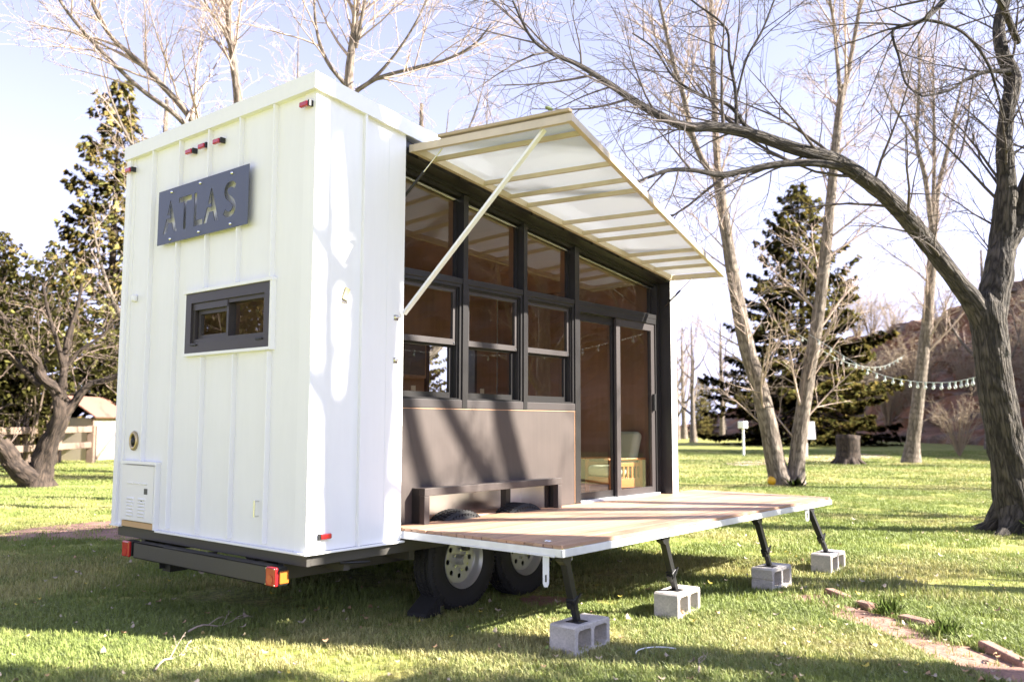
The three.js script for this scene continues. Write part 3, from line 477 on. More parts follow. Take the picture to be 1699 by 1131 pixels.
// ---------- concrete blocks ----------
{
  const bl = (groove) => {
    const c = 0.012, l = 0.395, h = 0.19, o = [[c, 0], [l - c, 0], [l, c], [l, h - c], [l - c, h], [c, h], [0, h - c]];
    if (groove) o.push([0, 0.105], [0.012, 0.1], [0.012, 0.088], [0, 0.083]);
    o.push([0, c]);
    const hole = (a, b) => [[a + 0.014, 0.034], [b - 0.014, 0.034], [b, 0.05], [b, 0.142], [b - 0.014, 0.158], [a + 0.014, 0.158], [a, 0.142], [a, 0.05]];
    return prism(o, -0.194, 0, [hole(0.036, 0.181), hole(0.213, 0.359)], 0.004);
  };
  const plain = bl(false), grooved = bl(true);
  const spec = [[0.919, 1.432, 0.02, 'concrete block under the deck leg nearest the wheels'], [2.222, 1.413, 0.07, 'concrete block under the second deck leg from the wheels'], [3.713, 1.492, -0.02, 'concrete block with a groove across its closed end under a deck leg'], [4.851, 1.583, 0.0, 'concrete block under the deck leg farthest from the wheels']];
  spec.forEach(([x, z, a, label], k) => { const b = single('concrete_block', k === 2 ? grooved : plain, mConc, label, 'concrete block', 'concrete blocks under the deck legs'); b.position.set(x, 0.002, z); b.rotation.y = a; });
}
// ---------- wheel chock ----------
{
  const c = thing('wheel_chock', 'black rubber wheel chock with metal end beside the front tyre', 'wheel chock', [1.2, 0.01, -0.12], 0.15);
  const rb = []; for (let k = 0; k < 6; k++) rb.push(box(-0.11 + k * 0.033, -0.11 + k * 0.033 + 0.02, 0, 0.03 + k * 0.018, -0.09, 0.09));
  mesh('wedge', prism([[-0.12, 0], [0.1, 0], [0.1, 0.12], [0.04, 0.125], [-0.12, 0.03]], -0.085, 0.085), mRubber, c); mesh('rib', join(...rb), mRubber, c); mesh('metal_end', rbox(0.05, 0.1, 0.01, 0.06, 0.085, 0.095, 0.004), mChrome, c);
}
// ---------- inside: armchair, lamp switch plates, curtain of fabric ----------
{
  const a = thing('armchair', 'orange oak slatted armchair with sage cushions behind the sliding door', 'armchair', [4.4, 0.685, -0.56], -0.3); a.scale.setScalar(0.68);
  const bx = (n, g, m) => mesh(n, g, m, a);
  for (const z of [-0.3, 0.3]) {
    bx('arm_rest', rbox(-0.36, 0.4, 0.52, 0.55, z - 0.055, z + 0.055, 0.008), mOak);
    for (const x of [-0.28, 0.3]) bx('leg', rbox(x, x + 0.05, 0, 0.52, z - 0.025, z + 0.025, 0.004), mOak);
    bx('side_rail', rbox(-0.23, 0.3, 0.42, 0.48, z - 0.014, z + 0.014, 0.003), mOak); bx('side_rail', rbox(-0.23, 0.3, 0.1, 0.24, z - 0.014, z + 0.014, 0.003), mOak);
    for (let k = 0; k < 6; k++) bx('slat', box(-0.2 + k * 0.085, -0.17 + k * 0.085, 0.24, 0.42, z - 0.009, z + 0.009), mOak);
  }
  bx('seat_rail', join(rbox(-0.28, 0.3, 0.16, 0.26, -0.27, 0.27, 0.005)), mOak);
  bx('seat_cushion', new RoundedBoxGeometry(0.56, 0.16, 0.5, 4, 0.06).translate(-0.02, 0.35, 0), mCushion);
  bx('back_cushion', new RoundedBoxGeometry(0.17, 0.6, 0.5, 5, 0.08).rotateZ(-0.28).translate(0.3, 0.66, 0), mCushion);
  const rc = thing('lounge_seat', 'sage padded seat with a leaning back cushion behind the fixed door pane', 'seat', [3.62, 0.685, -0.95], 0.5);
  mesh('base', rbox(-0.25, 0.3, 0, 0.2, -0.25, 0.25, 0.01), mBlack, rc); mesh('seat_cushion', new RoundedBoxGeometry(0.58, 0.18, 0.52, 4, 0.06).translate(0, 0.29, 0), mCushion, rc); mesh('back_cushion', new RoundedBoxGeometry(0.12, 0.52, 0.5, 4, 0.05).rotateZ(0.45).translate(-0.3, 0.58, 0), mCushion, rc);
  const plate = mat('switch plate', [0.6, 0.55, 0.4], 0.5);
  for (const x of [3.2, 4.35]) single('light_switch', rbox(x, x + 0.07, 1.72, 1.83, -W + 0.1, -W + 0.108, 0.003), plate, x < 4 ? 'cream light switch plate on the wooden back wall' : 'cream socket plate on the back wall beside the rear window', 'switch');
  const sh = thing('wall_cabinet', 'dark framed cabinet hung on the wooden back wall', 'cabinet', [2.45, 1.9, -W + 0.1]);
  mesh('carcass', rbox(0, 0.75, 0, 0.42, 0, 0.24, 0.006), mPly, sh); mesh('door', rbox(0.03, 0.72, 0.03, 0.39, 0.24, 0.256, 0.004), mBronzeFlat, sh);
  const ct = thing('kitchen_counter', 'wooden kitchen counter along the back wall inside', 'counter', [0.5, 0.685, -W + 0.1]);
  mesh('cabinet', box(0, 2.4, 0, 0.86, 0, 0.55), mPly, ct); mesh('worktop', rbox(-0.02, 2.42, 0.86, 0.9, 0, 0.58, 0.006), mRawWood, ct);
}
const LIMBS = {
  big: [
    [[9.75,-0.14,2.38,0.411],[9.69,0.13,2.34,0.293],[9.59,0.66,2.30,0.249],[9.44,1.45,2.24,0.225],[9.35,1.92,2.20,0.213],[9.25,2.59,2.17,0.213],[9.20,2.87,2.16,0.221],[9.19,3.02,2.16,0.190],[9.18,3.12,2.17,0.119],[9.18,3.16,2.17,0.032]],
    [[9.23,2.67,2.17,0.182],[9.04,2.98,2.06,0.150],[8.84,3.24,1.93,0.118],[8.43,3.75,1.67,0.109],[7.95,4.13,1.46,0.103],[7.47,4.43,1.24,0.097],[7.00,4.62,1.01,0.088],[6.48,4.70,0.71,0.076],[5.95,4.81,0.40,0.064],[5.60,4.85,0.14,0.060],[5.29,4.82,-0.08,0.052],[5.00,4.91,-0.26,0.048],[4.70,5.05,-0.44,0.041],[4.33,5.18,-0.56,0.033],[3.97,5.28,-0.67,0.026],[3.62,5.32,-0.77,0.021],[3.33,5.37,-0.79,0.016],[3.17,5.52,-0.81,0.012],[3.02,5.68,-0.81,0.009]],
    [[7.05,4.55,1.06,0.055],[6.62,4.53,0.85,0.047],[6.27,4.48,0.58,0.043],[5.93,4.37,0.32,0.039],[5.67,4.30,0.14,0.035],[5.37,4.32,-0.05,0.028],[5.11,4.29,-0.22,0.024],[4.88,4.18,-0.36,0.017],[4.75,4.11,-0.44,0.014]],
    [[9.24,2.67,2.18,0.198],[9.31,3.11,2.24,0.199],[9.38,3.43,2.30,0.187],[9.49,3.85,2.34,0.165],[9.48,4.33,2.39,0.145],[9.47,4.65,2.43,0.129],[9.41,5.13,2.43,0.105],[9.40,5.53,2.48,0.093],[9.53,6.06,2.55,0.110],[9.42,6.38,2.47,0.085],[9.47,6.79,2.43,0.074],[9.50,7.15,2.51,0.078],[9.73,7.83,2.58,0.062]],
    [[9.39,3.59,2.33,0.120],[9.61,4.09,2.52,0.121],[9.65,4.49,2.62,0.113],[9.88,5.17,2.84,0.105],[10.12,5.93,3.09,0.090],[10.44,6.92,3.31,0.075],[10.53,7.92,3.56,0.058]],
    [[9.39,6.11,2.54,0.044],[9.09,6.07,2.34,0.028],[8.84,5.95,2.17,0.020],[8.57,5.74,1.97,0.016],[8.24,5.62,1.72,0.012]],
    [[9.43,6.50,2.65,0.048],[8.52,6.84,2.55,0.042],[8.03,6.89,2.28,0.037],[7.89,6.61,2.06,0.034],[7.67,6.38,1.93,0.030],[7.46,6.28,1.81,0.026],[7.34,6.20,1.65,0.018],[7.40,5.87,1.69,0.015],[7.39,5.50,1.77,0.013],[7.51,5.37,1.90,0.011]],
    [[7.67,6.38,1.93,0.022],[7.84,6.32,2.13,0.019],[8.13,6.23,2.30,0.019],[8.43,5.93,2.46,0.019],[8.64,5.63,2.51,0.017],[8.84,5.28,2.55,0.015]],
    [[5.95,4.81,0.40,0.025],[5.76,5.14,0.22,0.021],[5.55,5.25,-0.01,0.018],[5.25,5.41,-0.20,0.014],[5.07,5.76,-0.37,0.011],[4.81,5.89,-0.50,0.009]],
    [[5.79,4.85,0.30,0.025],[5.80,5.31,0.29,0.021],[5.72,5.70,0.26,0.018],[5.68,6.03,0.25,0.014],[5.43,6.33,-0.01,0.011],[5.26,6.51,-0.19,0.009]],
    [[5.81,5.24,0.30,0.014],[5.86,5.70,0.42,0.014],[5.94,5.98,0.56,0.012],[6.10,6.42,0.67,0.011]],
  ],
  twin: [
    [[15.90,-0.08,-3.41,0.315],[15.78,0.36,-3.49,0.234],[15.61,1.18,-3.57,0.213],[15.40,2.13,-3.69,0.193],[15.14,3.09,-3.87,0.178],[14.92,4.18,-3.97,0.158],[14.74,5.14,-4.04,0.142],[14.60,5.96,-4.09,0.132],[14.47,6.78,-4.14,0.122],[14.41,7.03,-4.17,0.112]],
    [[14.44,6.92,-4.15,0.086],[14.41,8.04,-4.18,0.077],[14.37,9.32,-4.19,0.067],[14.27,10.42,-4.16,0.056],[14.18,11.53,-4.11,0.046],[14.08,12.63,-4.07,0.031]],
    [[14.43,6.92,-4.16,0.081],[14.09,7.36,-4.36,0.071],[13.77,8.01,-4.48,0.065],[13.64,8.69,-4.55,0.060],[13.33,9.46,-4.64,0.050],[13.15,10.26,-4.74,0.040],[12.88,11.09,-4.79,0.030],[12.69,12.03,-4.89,0.020]],
    [[16.06,-0.08,-3.22,0.274],[16.05,0.50,-3.15,0.193],[16.05,1.45,-3.01,0.173],[16.07,2.55,-2.82,0.158],[16.11,3.64,-2.61,0.137],[16.12,4.74,-2.44,0.127],[16.11,5.83,-2.29,0.117],[16.10,6.79,-2.16,0.107],[16.08,7.61,-2.06,0.097],[16.18,8.39,-1.99,0.087],[16.18,9.15,-1.88,0.071]],
    [[16.18,8.46,-1.97,0.061],[16.34,9.47,-1.79,0.056],[16.38,10.43,-1.60,0.051],[16.41,11.40,-1.42,0.041],[16.42,12.51,-1.25,0.026]],
    [[16.17,8.88,-1.93,0.056],[15.96,9.73,-1.90,0.046],[15.76,10.43,-1.88,0.040],[15.48,11.33,-1.92,0.030],[15.31,12.28,-1.99,0.020]],
  ],
  mid: [
    [[30.24,-0.09,-4.51,0.372],[30.23,0.83,-4.39,0.243],[30.23,2.35,-4.17,0.218],[30.22,4.09,-3.91,0.202],[30.22,5.83,-3.66,0.178],[30.18,7.35,-3.49,0.170],[30.14,8.01,-3.44,0.162],[30.11,8.44,-3.41,0.154]],
    [[30.13,8.22,-3.42,0.105],[29.78,10.40,-3.52,0.089],[29.52,11.49,-3.67,0.073],[29.35,12.75,-3.54,0.064],[29.18,14.02,-3.41,0.048],[29.07,15.31,-3.35,0.032]],
    [[30.12,8.27,-3.42,0.089],[30.12,10.21,-3.30,0.073],[30.02,11.74,-3.20,0.065],[29.91,13.05,-3.14,0.049],[29.80,14.36,-3.08,0.032]],
    [[30.14,8.22,-3.41,0.105],[30.36,10.24,-3.16,0.089],[30.61,11.80,-2.79,0.073],[30.75,12.72,-2.64,0.057],[30.92,13.64,-2.46,0.041],[31.00,14.85,-2.18,0.025]],
    [[29.54,11.49,-3.66,0.057],[29.03,12.07,-3.87,0.040],[28.55,12.79,-4.18,0.032],[28.16,13.50,-4.39,0.024]],
  ],
  back1: [
    [[5.70,-0.29,-9.00,0.135],[5.42,2.49,-8.94,0.119],[5.11,5.70,-8.84,0.095],[4.98,7.15,-8.79,0.080],[4.89,7.73,-8.81,0.068],[4.86,8.31,-8.91,0.060],[4.78,8.96,-8.92,0.052],[4.74,9.87,-8.99,0.040],[4.70,10.80,-9.06,0.024]],
    [[5.25,4.42,-8.86,0.080],[4.68,5.72,-8.88,0.066],[4.23,6.60,-8.99,0.058],[3.71,7.19,-9.21,0.049],[3.39,7.53,-9.39,0.045],[3.06,7.85,-9.59,0.037],[2.78,8.32,-9.69,0.033],[2.62,8.67,-9.69,0.026],[2.40,9.21,-9.71,0.015]],
    [[5.22,4.63,-8.87,0.060],[4.46,5.87,-8.82,0.050],[4.01,6.53,-8.95,0.046],[3.41,7.01,-9.28,0.037],[2.86,7.56,-9.56,0.033],[2.46,8.08,-9.81,0.026],[2.19,8.47,-9.91,0.018],[1.86,8.85,-9.94,0.011]],
    [[4.86,7.89,-8.82,0.036],[4.63,8.29,-8.73,0.027],[4.36,8.64,-8.84,0.023],[4.14,9.13,-8.88,0.015]],
  ],
  back2: [
    [[5.69,-0.45,-6.05,0.119],[5.43,2.36,-5.95,0.105],[5.18,5.18,-5.84,0.091],[5.03,6.68,-5.80,0.073],[5.02,7.15,-5.75,0.063],[5.02,7.62,-5.67,0.052],[5.01,8.09,-5.62,0.045],[5.06,8.80,-5.61,0.032],[5.10,9.62,-5.60,0.018]],
    [[5.00,6.67,-5.83,0.038],[4.68,6.93,-5.87,0.031],[4.51,7.21,-5.88,0.027],[4.38,7.53,-5.83,0.020],[4.33,7.99,-5.82,0.017],[4.18,8.48,-5.77,0.010]],
    [[5.05,6.55,-5.63,0.038],[5.11,6.66,-5.23,0.031],[5.28,6.71,-4.55,0.027],[5.44,6.76,-4.03,0.020],[5.54,6.91,-3.58,0.016],[5.58,7.13,-3.33,0.010]],
    [[5.04,6.52,-5.65,0.031],[5.17,6.75,-5.30,0.028],[5.28,7.08,-4.96,0.020],[5.34,7.40,-4.69,0.017],[5.43,7.76,-4.53,0.014],[5.41,8.12,-4.33,0.010]],
    [[5.06,7.25,-5.68,0.031],[5.02,7.67,-5.51,0.028],[5.04,8.14,-5.41,0.021],[5.02,8.74,-5.19,0.014]],
  ],
  apple: [
    [[4.54,-0.07,-15.26,0.410],[4.57,0.48,-15.15,0.255],[4.67,1.12,-14.94,0.205],[4.75,1.51,-14.78,0.183],[4.73,1.82,-14.76,0.161],[4.69,2.02,-14.78,0.133],[4.67,2.18,-14.78,0.067]],
    [[4.74,1.73,-14.76,0.150],[4.60,2.11,-14.72,0.132],[4.41,2.27,-14.77,0.115],[4.31,2.49,-14.86,0.099],[4.23,2.70,-14.77,0.082],[4.08,2.81,-14.77,0.071],[3.85,3.09,-14.84,0.059],[3.61,3.52,-14.92,0.048],[3.32,3.88,-15.06,0.032]],
    [[4.34,2.17,-14.86,0.077],[4.06,2.48,-15.00,0.065],[3.80,2.79,-15.11,0.060],[3.43,2.96,-15.22,0.048]],
    [[4.78,1.54,-14.74,0.111],[4.94,1.77,-14.67,0.089],[5.17,2.19,-14.49,0.078],[5.41,2.30,-14.34,0.068],[5.70,2.46,-14.12,0.051],[6.02,2.72,-13.70,0.034]],
    [[4.73,1.77,-14.76,0.122],[4.72,2.37,-14.69,0.089],[4.76,2.83,-14.73,0.073],[4.77,3.22,-14.66,0.061],[4.88,3.74,-14.60,0.045],[4.92,4.39,-14.47,0.028]],
    [[4.71,2.59,-14.67,0.067],[4.55,3.07,-14.63,0.050],[4.34,3.69,-14.64,0.038],[4.17,4.31,-14.60,0.027]],
    [[4.40,0.14,-15.09,0.220],[4.05,0.52,-15.30,0.186],[3.86,0.84,-15.32,0.163],[3.60,1.15,-15.44,0.130],[3.19,1.90,-15.67,0.086]],
    [[4.81,2.63,-14.70,0.050],[5.02,2.97,-14.55,0.039],[5.30,3.24,-14.33,0.028],[5.53,3.64,-14.16,0.017]],
  ],
};

// ---------- trees ----------
const mBarkDark = mat('dark furrowed bark', null, 0.95, { map: barkCol([0.014, 0.0115, 0.0095], [0.098, 0.083, 0.07]), bumpMap: barkTex, bumpScale: 0.05 });
const mBarkPale = mat('pale bark', null, 0.95, { map: barkCol([0.075, 0.058, 0.045], [0.3, 0.25, 0.205]), bumpMap: barkTex, bumpScale: 0.012 });
const mBarkBrown = mat('brown bark', null, 0.95, { map: barkCol([0.018, 0.012, 0.009], [0.085, 0.06, 0.045]), bumpMap: barkTex, bumpScale: 0.02 });
const mTwigDark = mat('dark twigs', [0.07, 0.056, 0.05], 0.9), mTwigPale = mat('pale twigs', [0.40, 0.31, 0.255], 0.9), mTwigBrown = mat('brown twigs', [0.17, 0.125, 0.1], 0.9);
const up = V(0, 1, 0);
function smooth(pts, step) {                                     // [[x,y,z,r]] -> evenly sampled path with radius
  const c = new THREE.CatmullRomCurve3(pts.map((p) => V(p[0], p[1], p[2])), false, 'centripetal'), len = c.getLength(), n = Math.max(2, Math.ceil(len / step)), out = [];
  for (let i = 0; i <= n; i++) { const t = i / n, f = t * (pts.length - 1), k = Math.min(pts.length - 2, Math.floor(f)); out.push({ p: c.getPoint(t), r: lerp(pts[k][3], pts[k + 1][3], f - k) }); }
  return out;
}
function sprout(acc, path, o, lvl, rand) {                       // side branches along a path, and theirs in turn
  let len = 0; for (let i = 1; i < path.length; i++) len += path[i].p.distanceTo(path[i - 1].p);
  const cnt = Math.round(len * o.density[lvl] * (0.75 + 0.5 * rand())) + (lvl ? 1 : 0);
  for (let k = 0; k < cnt; k++) {
    const t = lerp(lvl ? 0.15 : o.from ?? 0.3, 1, Math.pow((k + rand()) / cnt, 0.85)), f = t * (path.length - 1), i = Math.min(path.length - 2, Math.floor(f)), a = path[i], b = path[i + 1];
    const p0 = a.p.clone().lerp(b.p, f - i), r0 = lerp(a.r, b.r, f - i), tan = b.p.clone().sub(a.p).normalize();
    const perp = V(rand() - 0.5, rand() - 0.5, rand() - 0.5).cross(tan).normalize(), ang = lerp(0.45, 1.15, rand());
    const d = tan.clone().multiplyScalar(Math.cos(ang)).addScaledVector(perp, Math.sin(ang)).addScaledVector(up, o.lift * (0.5 + rand())).normalize();
    const L = o.len[lvl] * lerp(0.45, 1.15, rand()) * lerp(1.1, 0.6, t), r = Math.max(o.rmin, Math.min(r0 * 0.62, L * 0.013 + 0.002)), segs = lvl > 1 ? 3 : 5, q = [{ p: p0, r }];
    const bend = V(rand() - 0.5, rand() - 0.5 + o.droop, rand() - 0.5).multiplyScalar(o.wiggle);
    for (let s = 1; s <= segs; s++) { d.addScaledVector(bend, 1 / segs).addScaledVector(V(rand() - 0.5, rand() - 0.5, rand() - 0.5), o.wiggle * 0.55).normalize(); q.push({ p: q[s - 1].p.clone().addScaledVector(d, L / segs), r: Math.max(o.rmin * 0.6, r * (1 - 0.8 * s / segs)) }); }
    acc.tube(q, lvl > 1 ? 3 : r > 0.03 ? 6 : 4);
    if (o.buds && lvl >= o.len.length - 1) o.buds(q, rand);
    if (lvl + 1 < o.len.length) sprout(acc, q, o, lvl + 1, rand);
  }
}
function bareTree(name, label, limbs, m, mt, o, group) {         // limbs in world coordinates; the first starts at the ground
  const b = limbs[0][0], t = thing(name, label, 'tree', [b[0], 0, b[2]], 0, group), rand = rng(o.seed), twigs = new Acc();
  limbs.forEach((l, k) => {
    const path = smooth(l.map((p) => [p[0] - b[0], p[1], p[2] - b[2], p[3]]), o.step ?? 0.12), big = l[0][3] > 0.08, acc = new Acc();
    acc.tube(path, big ? (o.sides ?? 18) : 8, big ? (a, s, r) => 1 + (o.furrow ?? 0.06) * ((vnoise(a * 22, s * 5.5, k * 9 + o.seed, 22) - 0.5) * 1.6 + (vnoise(a * 5, s * 0.9, k + 3, 5) - 0.5) * 1.3) + (vnoise(a * 4, s * 0.5, 7, 4) - 0.5) * 0.08 : null);
    mesh(k ? (l[0][3] > 0.05 ? 'limb' : 'branch') : 'trunk', acc.build(true), m, t);
    if (k || !o.bareTrunk) sprout(twigs, path, { ...o, from: k ? 0.12 : o.from }, 0, rand);
  });
  mesh('twigs', twigs.build(), mt, t); return t;
}
const LB = (n) => LIMBS[n];
// root flare for the big tree
{
  const big = bareTree('leaning_cottonwood', 'large dark barked bare tree forking low with a long limb towards the awning', LB('big'), mBarkDark, mTwigDark, { seed: 11, density: [4.6, 4.6, 4.6], len: [1.7, 0.8, 0.4], lift: 0.1, droop: -0.06, wiggle: 0.5, rmin: 0.0035, sides: 40, step: 0.05, furrow: 0.1, bareTrunk: true });
  const b = LB('big')[0][0], rr = rng(4), acc = new Acc();
  for (let k = 0; k < 8; k++) { const a = k / 8 * 6.28 + rr() * 0.5, l = 0.5 + rr() * 0.3; acc.tube([[0.16, 0.4, 0.2], [0.3, 0.18, 0.15], [0.42, 0.05, 0.1], [l, -0.05, 0.05]].map(([d, y, r]) => ({ p: V(Math.cos(a) * d, y, Math.sin(a) * d), r })), 10, (u, s) => 1 + 0.25 * (vnoise(u * 8, s * 6, k, 8) - 0.5)); }
  mesh('root_flare', acc.build(true), mBarkDark, big);
}
const tall = { density: [2.6, 3.6, 4], len: [2.3, 1.1, 0.5], lift: 0.3, droop: 0.02, wiggle: 0.4, rmin: 0.006 };
bareTree('twin_trunk_tree', 'bare pale barked tree with two trunks rising in a V beyond the deck', LB('twin'), mBarkPale, mTwigPale, { ...tall, seed: 21, from: 0.2, density: [3, 3.8, 4], step: 0.15, furrow: 0.08 });
bareTree('bare_tree', 'slim bare tree leaning in front of the shaded cliff', LB('mid'), mBarkPale, mTwigPale, { ...tall, seed: 31, len: [3.2, 1.5, 0.7], density: [1.7, 2.6, 3], from: 0.35, rmin: 0.009 }, 'bare trees on the lawn');
bareTree('bare_cottonwood', 'pale bare tree behind the house with long limbs over the sign end', LB('back1'), mBarkPale, mTwigPale, { ...tall, seed: 41, from: 0.45, density: [3.2, 4, 4], len: [2.2, 1.05, 0.5], rmin: 0.0045 }, 'bare trees behind the house');
bareTree('bare_cottonwood', 'pale bare tree behind the house rising above the roof by the awning hinge', LB('back2'), mBarkPale, mTwigPale, { ...tall, seed: 43, from: 0.45, density: [3.4, 4, 4], len: [2.1, 1.0, 0.5], rmin: 0.004 }, 'bare trees behind the house');
{
  const leaves = new Acc(), lr = rng(77);
  const buds = (q, r) => { for (let i = 0; i < 3; i++) { const p = q[1 + (i % 3)].p, s = 0.03 + 0.03 * r(), a = V(r() - 0.5, r() - 0.3, r() - 0.5).normalize(), b = V(r() - 0.5, r() - 0.5, r() - 0.5).cross(a).normalize(), g = 0.7 + 0.6 * r(); if (r() < 0.55) leaves.quad(p, a.multiplyScalar(s * 2), b.multiplyScalar(s * 0.7), [0.3 * g, 0.31 * g, 0.09 * g]); } };
  const t = bareTree('apple_tree', 'gnarled dark trunked tree just leafing out in front of the fence', LB('apple'), mBarkBrown, mTwigBrown, { seed: 51, density: [4, 4, 4], len: [1.5, 0.7, 0.35], lift: 0.12, droop: 0, wiggle: 0.6, rmin: 0.005, buds, bareTrunk: true, furrow: 0.3 });
  mesh('leaf_buds', leaves.build(), mat('young leaves', [1, 1, 1], 0.8, { vertexColors: true, transmission: 0.3, thickness: 0 }), t);
}
// generic bare trees for the distance and outside the frame (they throw the dappled shade)
function genericLimbs(h, r, seed, spread = 0.3, lean = [0, 0]) {
  const q = rng(seed), L = [], tr = []; for (let i = 0; i <= 6; i++) { const t = i / 6; tr.push([lean[0] * t * h + (q() - 0.5) * 0.12, -0.05 + t * h * 0.95, lean[1] * t * h + (q() - 0.5) * 0.12, r * (1 - 0.82 * t) * (i ? 1 : 1.5)]); } L.push(tr);
  for (let k = 0; k < 7; k++) { const t = 0.22 + 0.09 * k + 0.05 * q(), i = t * 6, a = tr[Math.floor(i)], b = tr[Math.ceil(i)], f = i % 1, o = [0, 1, 2].map((j) => lerp(a[j], b[j], f)), an = k * 2.4 + q(), len = h * lerp(0.55, 0.3, t) * (0.8 + 0.4 * q()), rr = lerp(a[3], b[3], f) * 0.62, l = []; for (let s = 0; s <= 5; s++) { const u = s / 5; l.push([o[0] + Math.cos(an) * len * spread * 2 * u * (1 - 0.3 * u), o[1] + len * (0.35 * u + 0.5 * u * u), o[2] + Math.sin(an) * len * spread * 2 * u * (1 - 0.3 * u), Math.max(0.008, rr * (1 - 0.88 * u))]); } L.push(l); }
  return L;
}
const shift = (L, x, z) => L.map((l) => l.map((p) => [p[0] + x, p[1], p[2] + z, p[3]]));
const gen = { density: [1.8, 2.6, 2.8], len: [1.5, 0.75, 0.4], lift: 0.25, droop: 0, wiggle: 0.45, rmin: 0.007 };
// shade trees standing to the right of the camera, outside the frame
bareTree('shade_tree', 'bare forked tree on the open lawn whose shade dapples the white wall', [
  [[4.40, -0.05, 8.25, 0.44], [4.46, 1.64, 8.25, 0.32], [4.64, 4.28, 8.25, 0.27], [4.82, 6.48, 8.25, 0.235], [4.92, 7.88, 8.25, 0.225], [4.98, 8.78, 8.25, 0.25]],
  [[4.86, 8.63, 8.25, 0.2], [4.74, 9.38, 8.25, 0.17], [4.61, 10.28, 8.20, 0.13], [4.46, 12.28, 8.10, 0.05]],
  [[4.98, 8.63, 8.25, 0.2], [5.21, 9.38, 8.25, 0.17], [5.46, 10.28, 8.30, 0.13], [5.86, 12.28, 8.40, 0.05]],
  [[4.70, 5.68, 8.25, 0.1], [4.56, 6.38, 8.20, 0.075], [4.51, 7.48, 8.20, 0.065], [4.49, 8.58, 8.20, 0.055], [4.46, 9.68, 8.20, 0.045], [4.36, 11.28, 8.20, 0.02]],
  [[4.84, 8.08, 8.25, 0.09], [4.61, 8.23, 8.20, 0.07], [4.36, 8.48, 8.20, 0.055], [3.76, 9.18, 8.20, 0.03]],
  [[4.78, 7.13, 8.25, 0.09], [4.56, 7.33, 8.20, 0.075], [4.26, 7.63, 8.20, 0.055], [3.66, 8.38, 8.20, 0.03]],
], mBarkBrown, mTwigBrown, { ...gen, seed: 61, density: [1.6, 2, 2], from: 0.6 });
bareTree('shade_tree', 'slim bare tree on the open lawn whose limbs shade the brown panel', [
  [[8.1, -0.05, 8.25, 0.22], [8.05, 2, 8.25, 0.17], [7.95, 4, 8.25, 0.155], [7.88, 5.0, 8.25, 0.14], [7.95, 7, 8.25, 0.1], [8.1, 9.5, 8.2, 0.04]],
  [[7.86, 4.88, 8.25, 0.15], [7.24, 5.88, 8.20, 0.13], [6.79, 6.68, 8.20, 0.12], [6.49, 7.48, 8.20, 0.1], [6.24, 8.78, 8.20, 0.06], [5.94, 10.28, 8.20, 0.03]],
  [[7.04, 6.23, 8.20, 0.08], [6.44, 6.63, 8.10, 0.075], [5.94, 7.18, 8.10, 0.065], [5.34, 7.88, 8.00, 0.05], [4.54, 9.08, 8.00, 0.03]],
  [[7.88, 4.18, 8.25, 0.13], [6.94, 5.18, 8.20, 0.11], [6.04, 6.18, 8.20, 0.1], [5.54, 7.08, 8.20, 0.08], [5.24, 8.28, 8.20, 0.05], [4.74, 9.88, 8.20, 0.02]],
  [[5.94, 6.33, 8.20, 0.06], [5.24, 6.68, 8.20, 0.05], [4.34, 7.48, 8.20, 0.04], [3.54, 8.68, 8.20, 0.02]],
], mBarkBrown, mTwigBrown, { ...gen, seed: 62, density: [1.3, 1.8, 1.6], from: 0.6 });
const gTree = bareTree('bare_tree', 'bare tree on the lawn between the leaning tree and the cliff', shift(genericLimbs(11, 0.26, 8), 21, 7.5), mBarkPale, mTwigPale, { ...gen, seed: 65 }, 'bare trees on the lawn');
{
  const spots = [[33, 6, 1.1, 1.2], [27, 13, 1.0, 2.6], [15.5, 9.5, 0.95, 4.1], [9.2, 10.6, 0.8, 0.3], [44, 3, 1.2, 5.2], [70, -36, 1.1, 2.2], [76, -41, 1.25, 0.4], [66, -39, 0.9, 3.9], [84, -38, 1.2, 1.5], [62, -31.5, 0.8, 5.1], [48, -2, 1.0, 3.3], [52, -6, 1.1, 0.9], [16, -33, 1.1, 2.0], [6, -36, 1.2, 4.4], [-1, -32, 1.0, 0.7], [10.6, -9.8, 0.86, 1.9], [11.1, -15.4, 1.05, 3.6], [7.7, -16.5, 0.95, 5.5], [17, -13.5, 1.0, 0.2], [55.2, -26.4, 0.85, 2.7], [62, -27.4, 0.8, 4.8], [66, -33, 0.95, 1.1]];
  const names = ['bare tree between the lawn and the cliff foot', 'bare tree at the cliff foot facing the window wall', 'bare tree throwing thin shade lines over the lawn beyond the leaning tree', 'slim bare tree beyond the forked shade tree', 'bare tree at the top of the lawn under the cliff', 'bare tree on the far lawn edge beside the distant conifer', 'tall bare tree behind the far lawn edge', 'small forked bare tree on the far lawn edge', 'bare tree standing farthest beyond the lawn', 'short bare tree beside the big spruce on the far lawn edge', 'bare tree leaning on the cliff foot behind the stump', 'bare tree against the cliff behind the string lights', 'bare tree behind the small shed', 'bare tree behind the rail fence', 'bare tree beyond the fence behind the apple tree', 'bare tree close behind the house under the awning side', 'bare tree behind the house between the two cottonwoods', 'bare tree behind the house on the fence side', 'bare tree behind the house farther along the lawn', 'bare tree on the far lawn between the house and the white post', 'bare tree standing on the far lawn behind the white post', 'bare tree beside the small far spruce'];
  spots.forEach(([x, z, s, a], k) => { const c = copyOf(gTree, names[k]); c.position.set(x, 0, z); c.scale.setScalar(s); c.rotation.y = a; });
}
